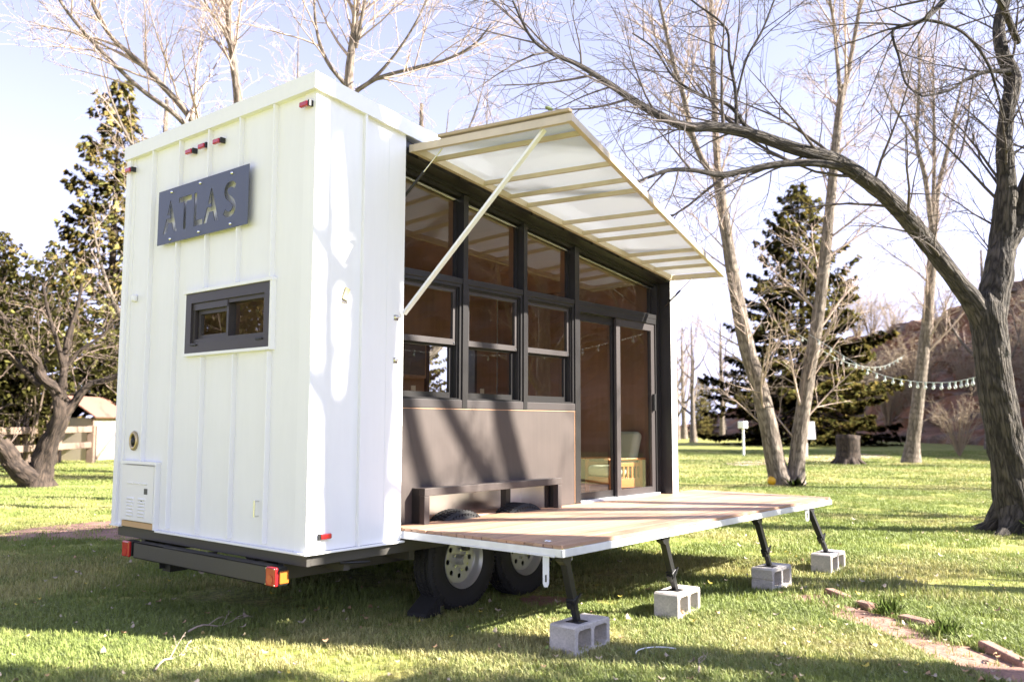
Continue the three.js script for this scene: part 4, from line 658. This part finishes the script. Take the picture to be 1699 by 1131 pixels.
// ---------- conifers ----------
const mNeedle = mat('spruce needles', [1, 1, 1], 0.9, { vertexColors: true, transmission: 0.55, thickness: 0 });
function spruce(h, rad, seed, tone = [0.2, 0.21, 0.08], dens = 1, low = 0.1) {
  const g = new THREE.Group(), q = rng(seed), n = new Acc(), w = new Acc();
  w.tube(smooth([[0, -0.1, 0, h * 0.016], [0.05, h * 0.5, 0, h * 0.009], [0, h, 0, 0.015]], 0.6), 10);
  for (let y = h * low; y < h * 0.985; y += h * 0.021) {
    const t = (y / h - low) / (1 - low), R0 = rad * Math.pow(1 - t, 0.82) * (0.82 + 0.36 * q()) + 0.12, cnt = Math.round(lerp(11, 5, t));
    for (let k = 0; k < cnt; k++) {
      const a = k / cnt * 6.283 + q() * 1.2, L = R0 * lerp(0.6, 1.18, q()), dr = lerp(-0.18, 0.5, t) + (q() - 0.5) * 0.3, pts = [];
      const f = (u) => V(Math.cos(a) * L * u, y + L * (dr * u - 0.28 * u * (1 - t) + 0.2 * u * u * u), Math.sin(a) * L * u);
      for (let s = 0; s <= 4; s++) pts.push({ p: f(s / 4), r: Math.max(0.008, 0.012 * L * (1 - s / 4)) }); w.tube(pts, 4);
      const m = Math.round(L * 17 * dens) + 5, sz = 0.15 + 0.03 * rad;
      for (let i = 0; i < m; i++) {
        const u = 0.3 + 0.7 * Math.pow(q(), 0.55), p = f(u), side = V(-Math.sin(a), 0, Math.cos(a)).multiplyScalar(q() < 0.5 ? -1 : 1), out = V(Math.cos(a), 0, Math.sin(a));
        p.addScaledVector(side, q() * L * 0.26 * (1.1 - u)); p.y += (q() - 0.65) * 0.22 * sz * 3;
        const ov = out.clone(), d = out.multiplyScalar(0.15 + 0.6 * q()).addScaledVector(side, 0.2 + 0.9 * q()).addScaledVector(up, -0.75 + 0.6 * q()).normalize(), b = ov.multiplyScalar(0.2).add(V(q() - 0.5, q() - 0.4, q() - 0.5)).cross(d).normalize(), v = 0.65 + 0.7 * q(), s = sz * (0.6 + 0.8 * q());
        const col = [tone[0] * v * (0.9 + 0.4 * q()), tone[1] * v, tone[2] * v], b2 = b.clone().cross(d).normalize();
        n.quad(p, d.clone().multiplyScalar(s), b.multiplyScalar(s * 0.3), col); n.quad(p, d.multiplyScalar(s), b2.multiplyScalar(s * 0.13), col);
      }
    }
  }
  mesh('trunk', w.build(), mBarkBrown, g); mesh('crown', n.build(), mNeedle, g); return g;
}
function plant(g, name, label, cat, x, z, group, s = 1, turn = 0) { g.name = numbered(name); g.position.set(x, 0, z); g.scale.setScalar(s); g.rotation.y = turn; scene.add(g); return tag(g, label, cat, group); }
const spA = plant(spruce(17.6, 6.3, 7, [0.42, 0.41, 0.135], 1.15, 0.06), 'spruce', 'broad golden green spruce standing behind the two trunked tree', 'tree', 53.2, -17.2, 'spruce trees');
const spB = plant(spruce(15, 4, 9, [0.5, 0.47, 0.17], 0.75, 0.06), 'spruce', 'loose spruce rising behind the leafing apple tree', 'tree', 14.8, -34, 'spruce trees', 1.14);
for (const [x, z, s, a, l] of [[-1.5, -27.5, 0.62, 1, 'low dark spruce behind the rail fence at the edge of the yard'], [5.5, -31, 0.62, 2, 'short spruce behind the fence beside the apple tree'], [17.5, -34, 0.7, 4, 'spruce behind the shed roof'], [74, -35.5, 0.38, 3, 'small spruce on the far lawn edge behind the white post'], [86, -41, 0.45, 5, 'spruce behind the far bare trees'], [8.6, -29.2, 0.55, 2.2, 'spruce closing the gap behind the fence post'], [3.9, 9.6, 0.51, 1.1, 'small spruce standing apart beside the forked shade tree'], [11.5, -11, 0.33, 1.4, 'young spruce seen through the rear window'], [-8.5, -14, 0.5, 3, 'spruce mirrored in the end window']]) {
  const c = copyOf(s > 0.66 ? spA : spB, l); c.position.set(x, 0, z); c.scale.setScalar(s); c.rotation.y = a;
}
// leafy shrubs behind the fence and beside the apple tree
function shrub(seed, h, rad, tone, cnt) {
  const g = new THREE.Group(), q = rng(seed), n = new Acc(), w = new Acc(), tips = [];
  for (let k = 0; k < 16; k++) { const a = q() * 6.28, L = h * (0.6 + 0.45 * q()), o = rad * (0.3 + 0.7 * q()); const path = smooth([[Math.cos(a) * 0.2, 0, Math.sin(a) * 0.2, 0.045], [Math.cos(a) * o * 0.45, L * 0.5, Math.sin(a) * o * 0.45, 0.028], [Math.cos(a + 0.3) * o, L, Math.sin(a + 0.3) * o, 0.008]], 0.3); w.tube(path, 5); sprout(w, path, { density: [2.6, 3], len: [1.1, 0.5], lift: 0.15, droop: 0, wiggle: 0.5, rmin: 0.006, from: 0.2, buds: (b) => tips.push(...b) }, 0, q); }
  for (let i = 0; i < cnt && tips.length; i++) { const p = tips[Math.floor(q() * tips.length)].p.clone().add(V(q() - 0.5, q() - 0.5, q() - 0.5).multiplyScalar(0.35)), s = 0.07 + 0.07 * q(), a = V(q() - 0.5, q() - 0.5, q() - 0.5).normalize(), b = V(q() - 0.5, q() - 0.5, q() - 0.5).cross(a).normalize(), v = 0.7 + 0.6 * q(); n.quad(p, a.multiplyScalar(s * 1.5), b.multiplyScalar(s * 0.55), tone.map((c) => c * v)); }
  mesh('stems', w.build(), mTwigBrown, g); mesh('foliage', n.build(), mat('shrub leaves', [1, 1, 1], 0.8, { vertexColors: true, transmission: 0.25, thickness: 0 }), g); return g;
}
const shA = plant(shrub(3, 5.6, 2.8, [0.46, 0.44, 0.14], 6500), 'leafing_shrub', 'tall shrub with yellow green young leaves behind the apple tree', 'shrub', 7.4, -23.4, 'leafing shrubs');
for (const [x, z, s, a, l] of [[4.4, -21.3, 0.95, 2, 'yellow green shrub behind the fence beyond the apple tree'], [6.9, -27.4, 0.95, 4, 'leafing shrub behind the fence near the shed'], [1.0, -19.5, 1.05, 1, 'leafing shrub standing farthest along the fence'], [13.6, -30, 1.0, 0.3, 'leafing shrub behind the shed'], [16.6, -31.6, 1.1, 2.9, 'leafing shrub farthest beyond the shed'], [-6, -9, 0.8, 3, 'leafing shrub mirrored in the end window']]) { const c = copyOf(shA, l); c.position.set(x, 0, z); c.scale.setScalar(s); c.rotation.y = a; }

// ---------- red cliff along the right ----------
{
  const base = new THREE.CatmullRomCurve3([[140, -80], [108, -54], [92, -40], [80, -27], [68, -13], [56, -4.5], [46, 0], [40, 6], [36, 15], [29, 28], [17, 41], [2, 53]].map(([x, z]) => V(x, 0, z)), false, 'centripetal');
  const nu = 480, nv = 72, p = [], uv = [], idx = [];
  const rock = (t, v) => {                                        // a point of the cliff: t along its foot, v up its face
    const q = base.getPoint(t), tan = base.getTangent(t), out = V(-tan.z, 0, tan.x); if (out.x < 0) out.negate();
    const edge = clamp(t * 6, 0.12, 1), hh = edge * (12 + 13 * fbm(t * 7, 2, 1, 3)) * lerp(0.55, 1.15, clamp((t - 0.25) * 3.2, 0, 1)), s = t * 230, y = hh * Math.pow(v, 0.92);
    const ledge = Math.floor(v * 7 + 2 * fbm(s / 9, 1, 4, 2)) * 1.2, blk = hash3(Math.floor(s / 1.5 + 3 * fbm(s / 6, y / 6, 2, 2)), Math.floor(y / 1.1 + 2 * fbm(s / 5, y / 5, 8, 2)), 5);
    let d = -0.6 + v * hh * 0.34 + ledge + 3.4 * (fbm(s / 5, y / 2.2, 3, 4) - 0.5) + (1.2 * blk + 2 * Math.abs(fbm(s / 1.7, y / 1.1, 9, 3) - 0.5)) * (v > 0.04 ? 1 : 0.2);
    if (v < 0.3) d -= (0.3 - v) * 9 * (0.6 + 0.7 * fbm(s / 3, 1, 6, 2));
    return { p: V(q.x + out.x * d, y + 0.8 * (fbm(s / 2.4, v * 8, 12, 3) - 0.5) * Math.min(1, v * 8), q.z + out.z * d), s, y };
  };
  for (let i = 0; i <= nu; i++) for (let j = 0; j <= nv; j++) { const k = rock(i / nu, j / nv); p.push(k.p.x, k.p.y - (j ? 0 : 0.6), k.p.z); uv.push(k.s / 6, k.y / 6); }
  for (let i = 0; i < nu; i++) for (let j = 0; j < nv; j++) { const a = i * (nv + 1) + j, b = a + nv + 1; idx.push(a, a + 1, b, b, a + 1, b + 1); }
  const g = new THREE.BufferGeometry(); g.setAttribute('position', new THREE.Float32BufferAttribute(p, 3)); g.setAttribute('uv', new THREE.Float32BufferAttribute(uv, 2)); g.setIndex(idx);
  const flat = g.toNonIndexed(); flat.computeVertexNormals();
  single('cliff', flat, mat('red rock', null, 0.95, { map: rockTex, bumpMap: rockTex, bumpScale: 0.25 }), 'red and grey rock cliff closing the lawn', null, null, 'structure');
  const brush = plant((() => { const g2 = new THREE.Group(), q = rng(15), w = new Acc(); for (let k = 0; k < 26; k++) { const a = q() * 6.28, o = 0.4 + 1.1 * q(), path = smooth([[0, 0, 0, 0.022], [Math.cos(a) * o * 0.5, 0.9 + q(), Math.sin(a) * o * 0.5, 0.014], [Math.cos(a) * o, 1.5 + 1.4 * q(), Math.sin(a) * o, 0.006]], 0.3); w.tube(path, 4); sprout(w, path, { density: [3, 3], len: [0.8, 0.4], lift: 0.1, droop: 0, wiggle: 0.6, rmin: 0.008, from: 0.15 }, 0, q); } mesh('stems', w.build(), mat('dry brush stems', [0.31, 0.24, 0.165], 0.9), g2); return g2; })(), 'dry_brush', 'clump of dry pale brush at the cliff foot behind the slim tree', 'shrub', 38, -4.6, 'dry brush along the cliff');
  const r = rng(23);
  for (let k = 0; k < 72; k++) { const t = 0.18 + 0.5 * (k + r()) / 72, v = r() < 0.45 ? 0.04 + 0.2 * r() : 0.2 + 0.8 * r(), q = rock(t, v).p, c = copyOf(brush, 'dry pale brush clinging to the red cliff'); c.position.set(q.x, Math.max(0, q.y - 0.25), q.z); c.scale.setScalar(1 + 1.5 * r()); c.rotation.y = r() * 6; }
}
// ---------- stump, post, stone, fence, shed, lights ----------
{
  const s = thing('tree_stump', 'weathered pale stump with roots standing on the far lawn', 'stump', [27.7, 0, -5.9]), a = new Acc(), q = rng(8);
  a.tube([[0, -0.05, 0.56], [0, 0.16, 0.42], [0.02, 0.5, 0.38], [0.03, 0.85, 0.41], [0.05, 1.0, 0.4], [0.05, 1.004, 0.3], [0.05, 0.97, 0.03]].map(([x, y, r]) => ({ p: V(x, y, 0), r })), 22, (u, l) => 1 + 0.22 * (vnoise(u * 9, l * 4, 2, 9) - 0.5) + 0.15 * (vnoise(u * 22, l * 9, 5, 22) - 0.5));
  mesh('trunk', a.build(true), mBarkBrown, s);
  const rt = new Acc(); for (let k = 0; k < 9; k++) { const an = k * 0.7 + q() * 0.4; rt.tube([[0.3, 0.22, 0.1], [0.42, 0.1, 0.09], [0.58 + 0.12 * q(), -0.03, 0.05]].map(([d, y, r]) => ({ p: V(Math.cos(an) * d, y, Math.sin(an) * d), r })), 8); }
  mesh('root', rt.build(), mBarkBrown, s);
  const b = thing('sign_post', 'short white post with a small box on the far lawn', 'post', [32.5, 0, -12]);
  mesh('post', rbox(-0.04, 0.04, 0, 1.25, -0.04, 0.04, 0.01), mWhiteTrim, b); mesh('box', rbox(-0.22, 0.2, 1.2, 1.5, -0.14, 0.14, 0.02), mWhiteTrim, b); mesh('front_panel', rbox(-0.19, 0.17, 1.25, 1.45, 0.14, 0.15, 0.01), mGalv, b);
  const st = thing('park_grill', 'grey metal grill box on a leg behind the two trunked tree', 'grill', [33.8, 0, -9.7], 0.6);
  mesh('leg', rbox(-0.05, 0.05, 0, 0.8, -0.05, 0.05, 0.01), mGalv, st); mesh('firebox', prism([[-0.45, 0.75], [0.45, 0.75], [0.4, 1.5], [-0.3, 1.5]], -0.3, 0.3), mGalv, st);
  const yb = thing('yellow_ball', 'small yellow toy lying at the base of the two trunked tree', 'toy', [15.7, 0, -3.55]);
  mesh('body', new THREE.SphereGeometry(0.14, 16, 10).scale(1.2, 0.9, 1).translate(0, 0.13, 0), mat('yellow plastic', [0.75, 0.42, 0.02], 0.4), yb); mesh('knob', new THREE.SphereGeometry(0.06, 10, 8).translate(0.12, 0.24, 0), yb.children[0].material, yb);
}
{
  const mRail = mat('weathered rail', [0.2, 0.14, 0.105], 0.85, { bumpMap: barkTex, bumpScale: 0.006 }), dx = 10.47 - 8.13, dz = -25.69 + 23.57, l = Math.hypot(dx, dz), ang = Math.atan2(-dz, dx);
  const f = thing('rail_fence', 'weathered post and rail fence behind the apple tree', 'fence', [10.47, 0, -25.69], ang);   // runs along local -x from the corner post
  for (let k = 0; k < 6; k++) { mesh('post', rbox(-k * l - 0.13, -k * l + 0.13, -0.05, 1.28, -0.13, 0.13, 0.03), mRail, f); for (const y of [0.52, 1.05]) mesh('rail', rbox(-(k + 1) * l + 0.05, -k * l - 0.05, y, y + 0.2, -0.05, 0.05, 0.02), mRail, f); }
  const f2 = thing('rail_fence', 'second rail fence running behind the first near the shed', 'fence', [14.5, 0, -31], ang);
  for (let k = 0; k < 8; k++) { mesh('post', rbox(-k * l - 0.1, -k * l + 0.1, -0.05, 1.2, -0.1, 0.1, 0.03), mRail, f2); for (const y of [0.5, 1.0]) mesh('rail', rbox(-(k + 1) * l + 0.05, -k * l - 0.05, y, y + 0.15, -0.04, 0.04, 0.02), mRail, f2); }
  const s = thing('garden_shed', 'small shed with pale walls and a reddish shingle roof behind the house', 'shed', [11.15, 0, -27.1], 0.62), mw = mat('cream shed wall', [0.42, 0.36, 0.28], 0.8);
  for (let k = 0; k < 12; k++) mesh('wall_board', rbox(-0.05 + k * 0.2, 0.145 + k * 0.2, 0, 1.55, -0.02, 0.02, 0.006), mw, s);
  mesh('side_wall', join(box(-0.05, 0, 0, 1.55, -2, -0.02), box(2.3, 2.35, 0, 1.55, -2, -0.02), box(0, 2.3, 0, 1.55, -2.02, -1.98)), mw, s);
  for (const x of [-0.1, 2.3]) mesh('corner_post', rbox(x, x + 0.14, 0, 1.55, -0.02, 0.06, 0.01), mRail, s);
  mesh('cross_brace', rbox(-0.06, 1.7, -0.05, 0.05, 0.021, 0.05, 0.006).rotateZ(0.62).translate(0.3, 0.12, 0), mRail, s);
  const mr = mat('red shingle', [0.22, 0.11, 0.08], 0.85, { bumpMap: speckTex, bumpScale: 0.01 });
  for (let k = 0; k < 6; k++) for (const sd of [1, -1]) mesh('shingle_course', box(-0.25, 2.55, -0.02, 0.025, -0.24, 0.0).rotateX(0.62).translate(0, 1.56 + k * 0.125, 0.22 - k * 0.19).applyMatrix4(sd > 0 ? new THREE.Matrix4() : new THREE.Matrix4().makeTranslation(0, 0, -2).multiply(new THREE.Matrix4().makeScale(1, 1, -1))), mr, s);
}
{
  const cordM = mat('pale cord', [0.42, 0.45, 0.42], 0.6), bulbM = mat('clear bulb', [0.85, 0.88, 0.86], 0.08, { transmission: 0.6, thickness: 0 }), sockM = mat('pale socket', [0.3, 0.36, 0.33], 0.5);
  const strand = (pts, n, label) => {
    const s = thing('string_lights', label, 'string lights', [0, 0, 0], 0, 'string lights between the trees'), c = new THREE.CatmullRomCurve3(pts.map((p) => V(...p))), cord = [];
    for (let i = 0; i <= 60; i++) cord.push({ p: c.getPoint(i / 60), r: 0.005 }); const a = new Acc(); a.tube(cord, 5); mesh('cord', a.build(), cordM, s);
    for (let i = 1; i < n; i++) { const p = c.getPoint(i / n), b = mesh('bulb', new THREE.SphereGeometry(0.025, 10, 8).scale(1, 1.2, 1).translate(p.x, p.y - 0.075, p.z), bulbM, s); mesh('socket', cyl(0.014, 0.016, [p.x, p.y - 0.05, p.z], [p.x, p.y, p.z], 8), sockM, b); }
  };
  strand([[15.95, 3.45, -2.75], [13.52, 2.45, -0.72], [11.4, 2.11, 0.6], [10.16, 2.02, 1.46], [9.4, 2.05, 2.0]], 20, 'string of clear bulbs slung from the two trunked tree to the leaning tree');
  strand([[9.6, 3.05, 2.5], [9.5, 2.75, 4.2], [9.3, 2.75, 6.5], [9.1, 3.2, 10.4]], 16, 'string of clear bulbs running from the leaning tree towards the shade tree');
  strand([[15.7, 3.5, -3.0], [20, 3.1, -3.4], [25, 3.2, -3.9], [30, 3.9, -4.5]], 18, 'string of clear bulbs running from the two trunked tree to the slim tree');
}
// ---------- edging stones, twigs, wire, leaves ----------
{
  const r = rng(31), mE = mat('red edging stone', null, 0.9, { map: rep(soilTex, 1.5), bumpMap: rep(soilTex, 1.5), bumpScale: 0.01 });
  [[3.84, 1.99, 0.26, 'red edging stone at the end of the soil strip'], [3.56, 2.3, 0.24, 'red edging stone half sunk beside the grass clump'], [3.22, 2.76, 0.3, 'broken red edging stone midway along the soil strip'], [2.62, 3.42, 0.42, 'long red edging stone at the wide end of the soil strip']].forEach(([x, z, l, label]) => { const g = new RoundedBoxGeometry(l, 0.06, 0.09, 3, 0.018), p = g.attributes.position; for (let i = 0; i < p.count; i++) { const k = 0.014 * (fbm(p.getX(i) * 14, p.getY(i) * 14 + x, p.getZ(i) * 14, 2) - 0.5); p.setXYZ(i, p.getX(i) + k, p.getY(i) + k, p.getZ(i) + k); } g.computeVertexNormals(); const o = single('edging_stone', uvBox(g), mE, label, 'stone', 'red edging stones'); o.position.set(x, 0.025, z); o.rotation.set((r() - 0.5) * 0.2, 0.82 + (r() - 0.5) * 0.3, (r() - 0.5) * 0.1); });
  const twig = (x, z, a, L, label) => { const acc = new Acc(), q = rng(Math.round(x * 100 + 900)), path = []; for (let i = 0; i <= 8; i++) path.push({ p: V(i / 8 * L, 0.045 + 0.02 * Math.sin(i), (q() - 0.5) * 0.03), r: 0.007 * (1 - i / 11) }); acc.tube(path, 5); sprout(acc, path, { density: [9, 6], len: [0.18, 0.08], lift: 0.2, droop: 0, wiggle: 0.5, rmin: 0.002, from: 0.3 }, 0, q); const o = single('fallen_twig', acc.build(), mTwigPale, label, 'twig', 'fallen twigs'); o.position.set(x, 0, z); o.rotation.y = a; };
  twig(-0.3, -0.85, 0.15, 0.5, 'pale fallen twig on the lawn in front of the bumper'); twig(-0.9, -0.15, 0.7, 0.6, 'thin fallen twig lying in the shaded grass'); twig(1.0, 2.2, 0.4, 0.3, 'short fallen twig in the grass before the front block');
  const w = new Acc(), path = []; for (let i = 0; i <= 14; i++) { const t = i / 14 * 2.2; path.push({ p: V(Math.cos(t) * 0.16, 0.05, Math.sin(t) * 0.16), r: 0.004 }); } w.tube(path, 5); const o = single('wire_loop', w.build(), mWhiteTrim, 'curled piece of white wire in the grass by the front block', 'wire'); o.position.set(1.22, 0, 1.86); o.rotation.y = 2.2;
}
{
  // a broad-leafed weed clump at the foot of the big tree and grass clump at the edging
  const weed = (x, z, s, label, n = 46, wd = 0.09) => { const a = new Acc(), q = rng(Math.round(x * 77)); for (let i = 0; i < n; i++) { const an = q() * 6.28, d = V(Math.cos(an) * (0.4 + q()), 0.5 + q() * 1.2, Math.sin(an) * (0.4 + q())).normalize().multiplyScalar(s * (0.6 + 0.6 * q())), b = V(-Math.sin(an), 0, Math.cos(an)).multiplyScalar(s * wd), v = 0.7 + 0.6 * q(); a.quad(V((q() - 0.5) * s * 0.8, 0, (q() - 0.5) * s * 0.8), d, b, [0.17 * v, 0.26 * v, 0.06 * v]); } const o = single('weed_clump', a.build(), mat('weed leaves', [1, 1, 1], 0.8, { vertexColors: true }), label, 'plant', 'weed clumps'); o.position.set(x, 0.01, z); };
  weed(9.25, 2.75, 0.34, 'green weeds at the foot of the leaning tree'); weed(3.4, 2.52, 0.16, 'tall grass clump between two edging stones', 150, 0.022); weed(2.95, 3.02, 0.17, 'tall grass clump beside the long edging stone', 150, 0.022); weed(15.6, -3.0, 0.3, 'green weeds between the roots of the two trunked tree');
}
// ---------- grass ----------
function inside(pts, x, z) { let c = false; for (let i = 0, j = pts.length - 1; i < pts.length; j = i++) { const [xi, zi] = pts[i], [xj, zj] = pts[j]; if ((zi > z) !== (zj > z) && x < (xj - xi) * (z - zi) / (zj - zi) + xi) c = !c; } return c; }
{
  const tuft = (n, rad, h, wd, seed) => {
    const q = rng(seed), p = [], nr = [], idx = [];
    for (let b = 0; b < n; b++) {
      const a = q() * 6.283, r = rad * Math.sqrt(q()), x = Math.cos(a) * r, z = Math.sin(a) * r, d = q() * 6.283, lean = 0.25 + 0.75 * q(), hh = h * (0.55 + 0.6 * q()), dx = Math.cos(d), dz = Math.sin(d), sx = -dz * wd * 0.5, sz = dx * wd * 0.5, k = p.length / 3;
      const x1 = x + dx * hh * 0.3 * lean, z1 = z + dz * hh * 0.3 * lean, x2 = x + dx * hh * 0.85 * lean, z2 = z + dz * hh * 0.85 * lean;
      p.push(x - sx, -0.004, z - sz, x + sx, -0.004, z + sz, x1 - sx * 0.8, hh * 0.62, z1 - sz * 0.8, x1 + sx * 0.8, hh * 0.62, z1 + sz * 0.8, x2, hh * (1 - 0.25 * lean), z2);
      for (let i = 0; i < 5; i++) nr.push(dx * 0.35, 0.93, dz * 0.35);
      idx.push(k, k + 1, k + 2, k + 1, k + 3, k + 2, k + 2, k + 3, k + 4);
    }
    const g = new THREE.BufferGeometry(); g.setAttribute('position', new THREE.Float32BufferAttribute(p, 3)); g.setAttribute('normal', new THREE.Float32BufferAttribute(nr, 3)); g.setIndex(idx); g.computeVertexNormals(); return g;
  };
  const m = mat('grass blades', [1, 1, 1], 0.8, { transmission: 0.35, thickness: 0 });
  const cx = camera.position.x, cz = camera.position.z, fx = Math.sin(0.8802), fz = -Math.cos(0.8802), rx = -fz, rz = fx;
  const field = (name, geo, f0, f1, per, seed, s0, s1) => {
    const q = rng(seed), list = [], area = 0.78 * (f1 * f1 - f0 * f0), cnt = Math.round(area * per);
    for (let i = 0; i < cnt; i++) {
      const f = Math.sqrt(lerp(f0 * f0, f1 * f1, q())), l = (q() * 2 - 1) * 0.78 * f, x = cx + fx * f + rx * l, z = cz + fz * f + rz * l;
      const k = fbm(x * 1.6, z * 1.6, 4, 3), bare = inside(redPts, x, z) ? (k > 0.56 ? 0.55 : 0.94) : inside(greyPts, x, z) ? 0.86 : Math.hypot(x - 2.12, z - 0.28) < 0.22 ? 0.8 : k < 0.36 ? 0.7 : 0;
      if (q() < bare) continue;
      if (x > 0.4 && x < 4.6 && z < -1.2 && z > -2.3 && q() < 0.5) continue;
      list.push([x, z, q() * 6.283, lerp(s0, s1, q()) * (0.4 + 1.2 * k), k, q(), q()]);
    }
    const im = new THREE.InstancedMesh(geo, m, list.length), M4 = new THREE.Matrix4(), Q = new THREE.Quaternion(), c = new THREE.Color();
    list.forEach(([x, z, a, s, k, u, v], i) => {
      M4.compose(V(x, 0, z), Q.setFromAxisAngle(up, a), V(s, s * (0.8 + 0.5 * v), s)); im.setMatrixAt(i, M4);
      const straw = clamp((fbm(x * 0.9, z * 0.9, 9, 3) - 0.42) * 2.4 + (u - 0.55) * 0.9, 0, 0.9), b = 0.75 + 0.5 * v; im.setColorAt(i, c.setRGB(lerp(0.2, 0.455, straw) * b, lerp(0.25, 0.405, straw) * b, lerp(0.05, 0.165, straw) * b));
    });
    im.name = numbered(name); im.castShadow = im.receiveShadow = true; scene.add(im); tag(im, 'short green and straw coloured blades of the mown lawn', 'grass', null, 'stuff');
  };
  field('grass', tuft(12, 0.045, 0.042, 0.0045, 1), 3.4, 7, 900, 101, 0.8, 1.25);
  field('grass', tuft(10, 0.05, 0.044, 0.005, 2), 3.4, 9.5, 700, 102, 0.8, 1.25);
  field('grass', tuft(12, 0.09, 0.038, 0.007, 3), 8.5, 20, 230, 103, 0.85, 1.3);
  field('grass', tuft(14, 0.2, 0.042, 0.014, 4), 18, 46, 34, 104, 0.85, 1.3);
}
{
  const g = new THREE.CircleGeometry(0.03, 7).rotateX(-Math.PI / 2), p = g.attributes.position; for (let i = 0; i < p.count; i++) p.setXYZ(i, p.getX(i) * 1.3, 0.012 * Math.sin(i * 1.7) + 6 * p.getX(i) * p.getX(i), p.getZ(i) * 0.75); g.computeVertexNormals();
  const q = rng(404), n = 800, im = new THREE.InstancedMesh(g, mat('dry leaf', [1, 1, 1], 0.8), n), M4 = new THREE.Matrix4(), e = new THREE.Euler(), Q = new THREE.Quaternion(), c = new THREE.Color();
  const fx = Math.sin(0.8802), fz = -Math.cos(0.8802);
  for (let i = 0; i < n; i++) { const f = 3.8 + 14 * q() * q(), l = (q() * 2 - 1) * 0.7 * f; e.set((q() - 0.5) * 0.8, q() * 6.28, (q() - 0.5) * 0.8); M4.compose(V(camera.position.x + fx * f - fz * l, 0.045 + 0.015 * q(), camera.position.z + fz * f + fx * l), Q.setFromEuler(e), V(1, 1, 1).multiplyScalar(0.35 + 0.75 * q() * q())); im.setMatrixAt(i, M4); const v = q(); im.setColorAt(i, v < 0.55 ? c.setRGB(0.38, 0.31, 0.23) : v < 0.85 ? c.setRGB(0.36, 0.22, 0.12) : v < 0.94 ? c.setRGB(0.45, 0.36, 0.06) : c.setRGB(0.2, 0.26, 0.06)); }
  im.name = 'fallen_leaves'; im.castShadow = im.receiveShadow = true; scene.add(im); tag(im, 'dry pale leaves scattered over the lawn', 'leaves', null, 'stuff');
}
scene.traverse((o) => { if (o.isMesh) { o.castShadow = true; o.receiveShadow = true; } });
renderer.render(scene, camera);
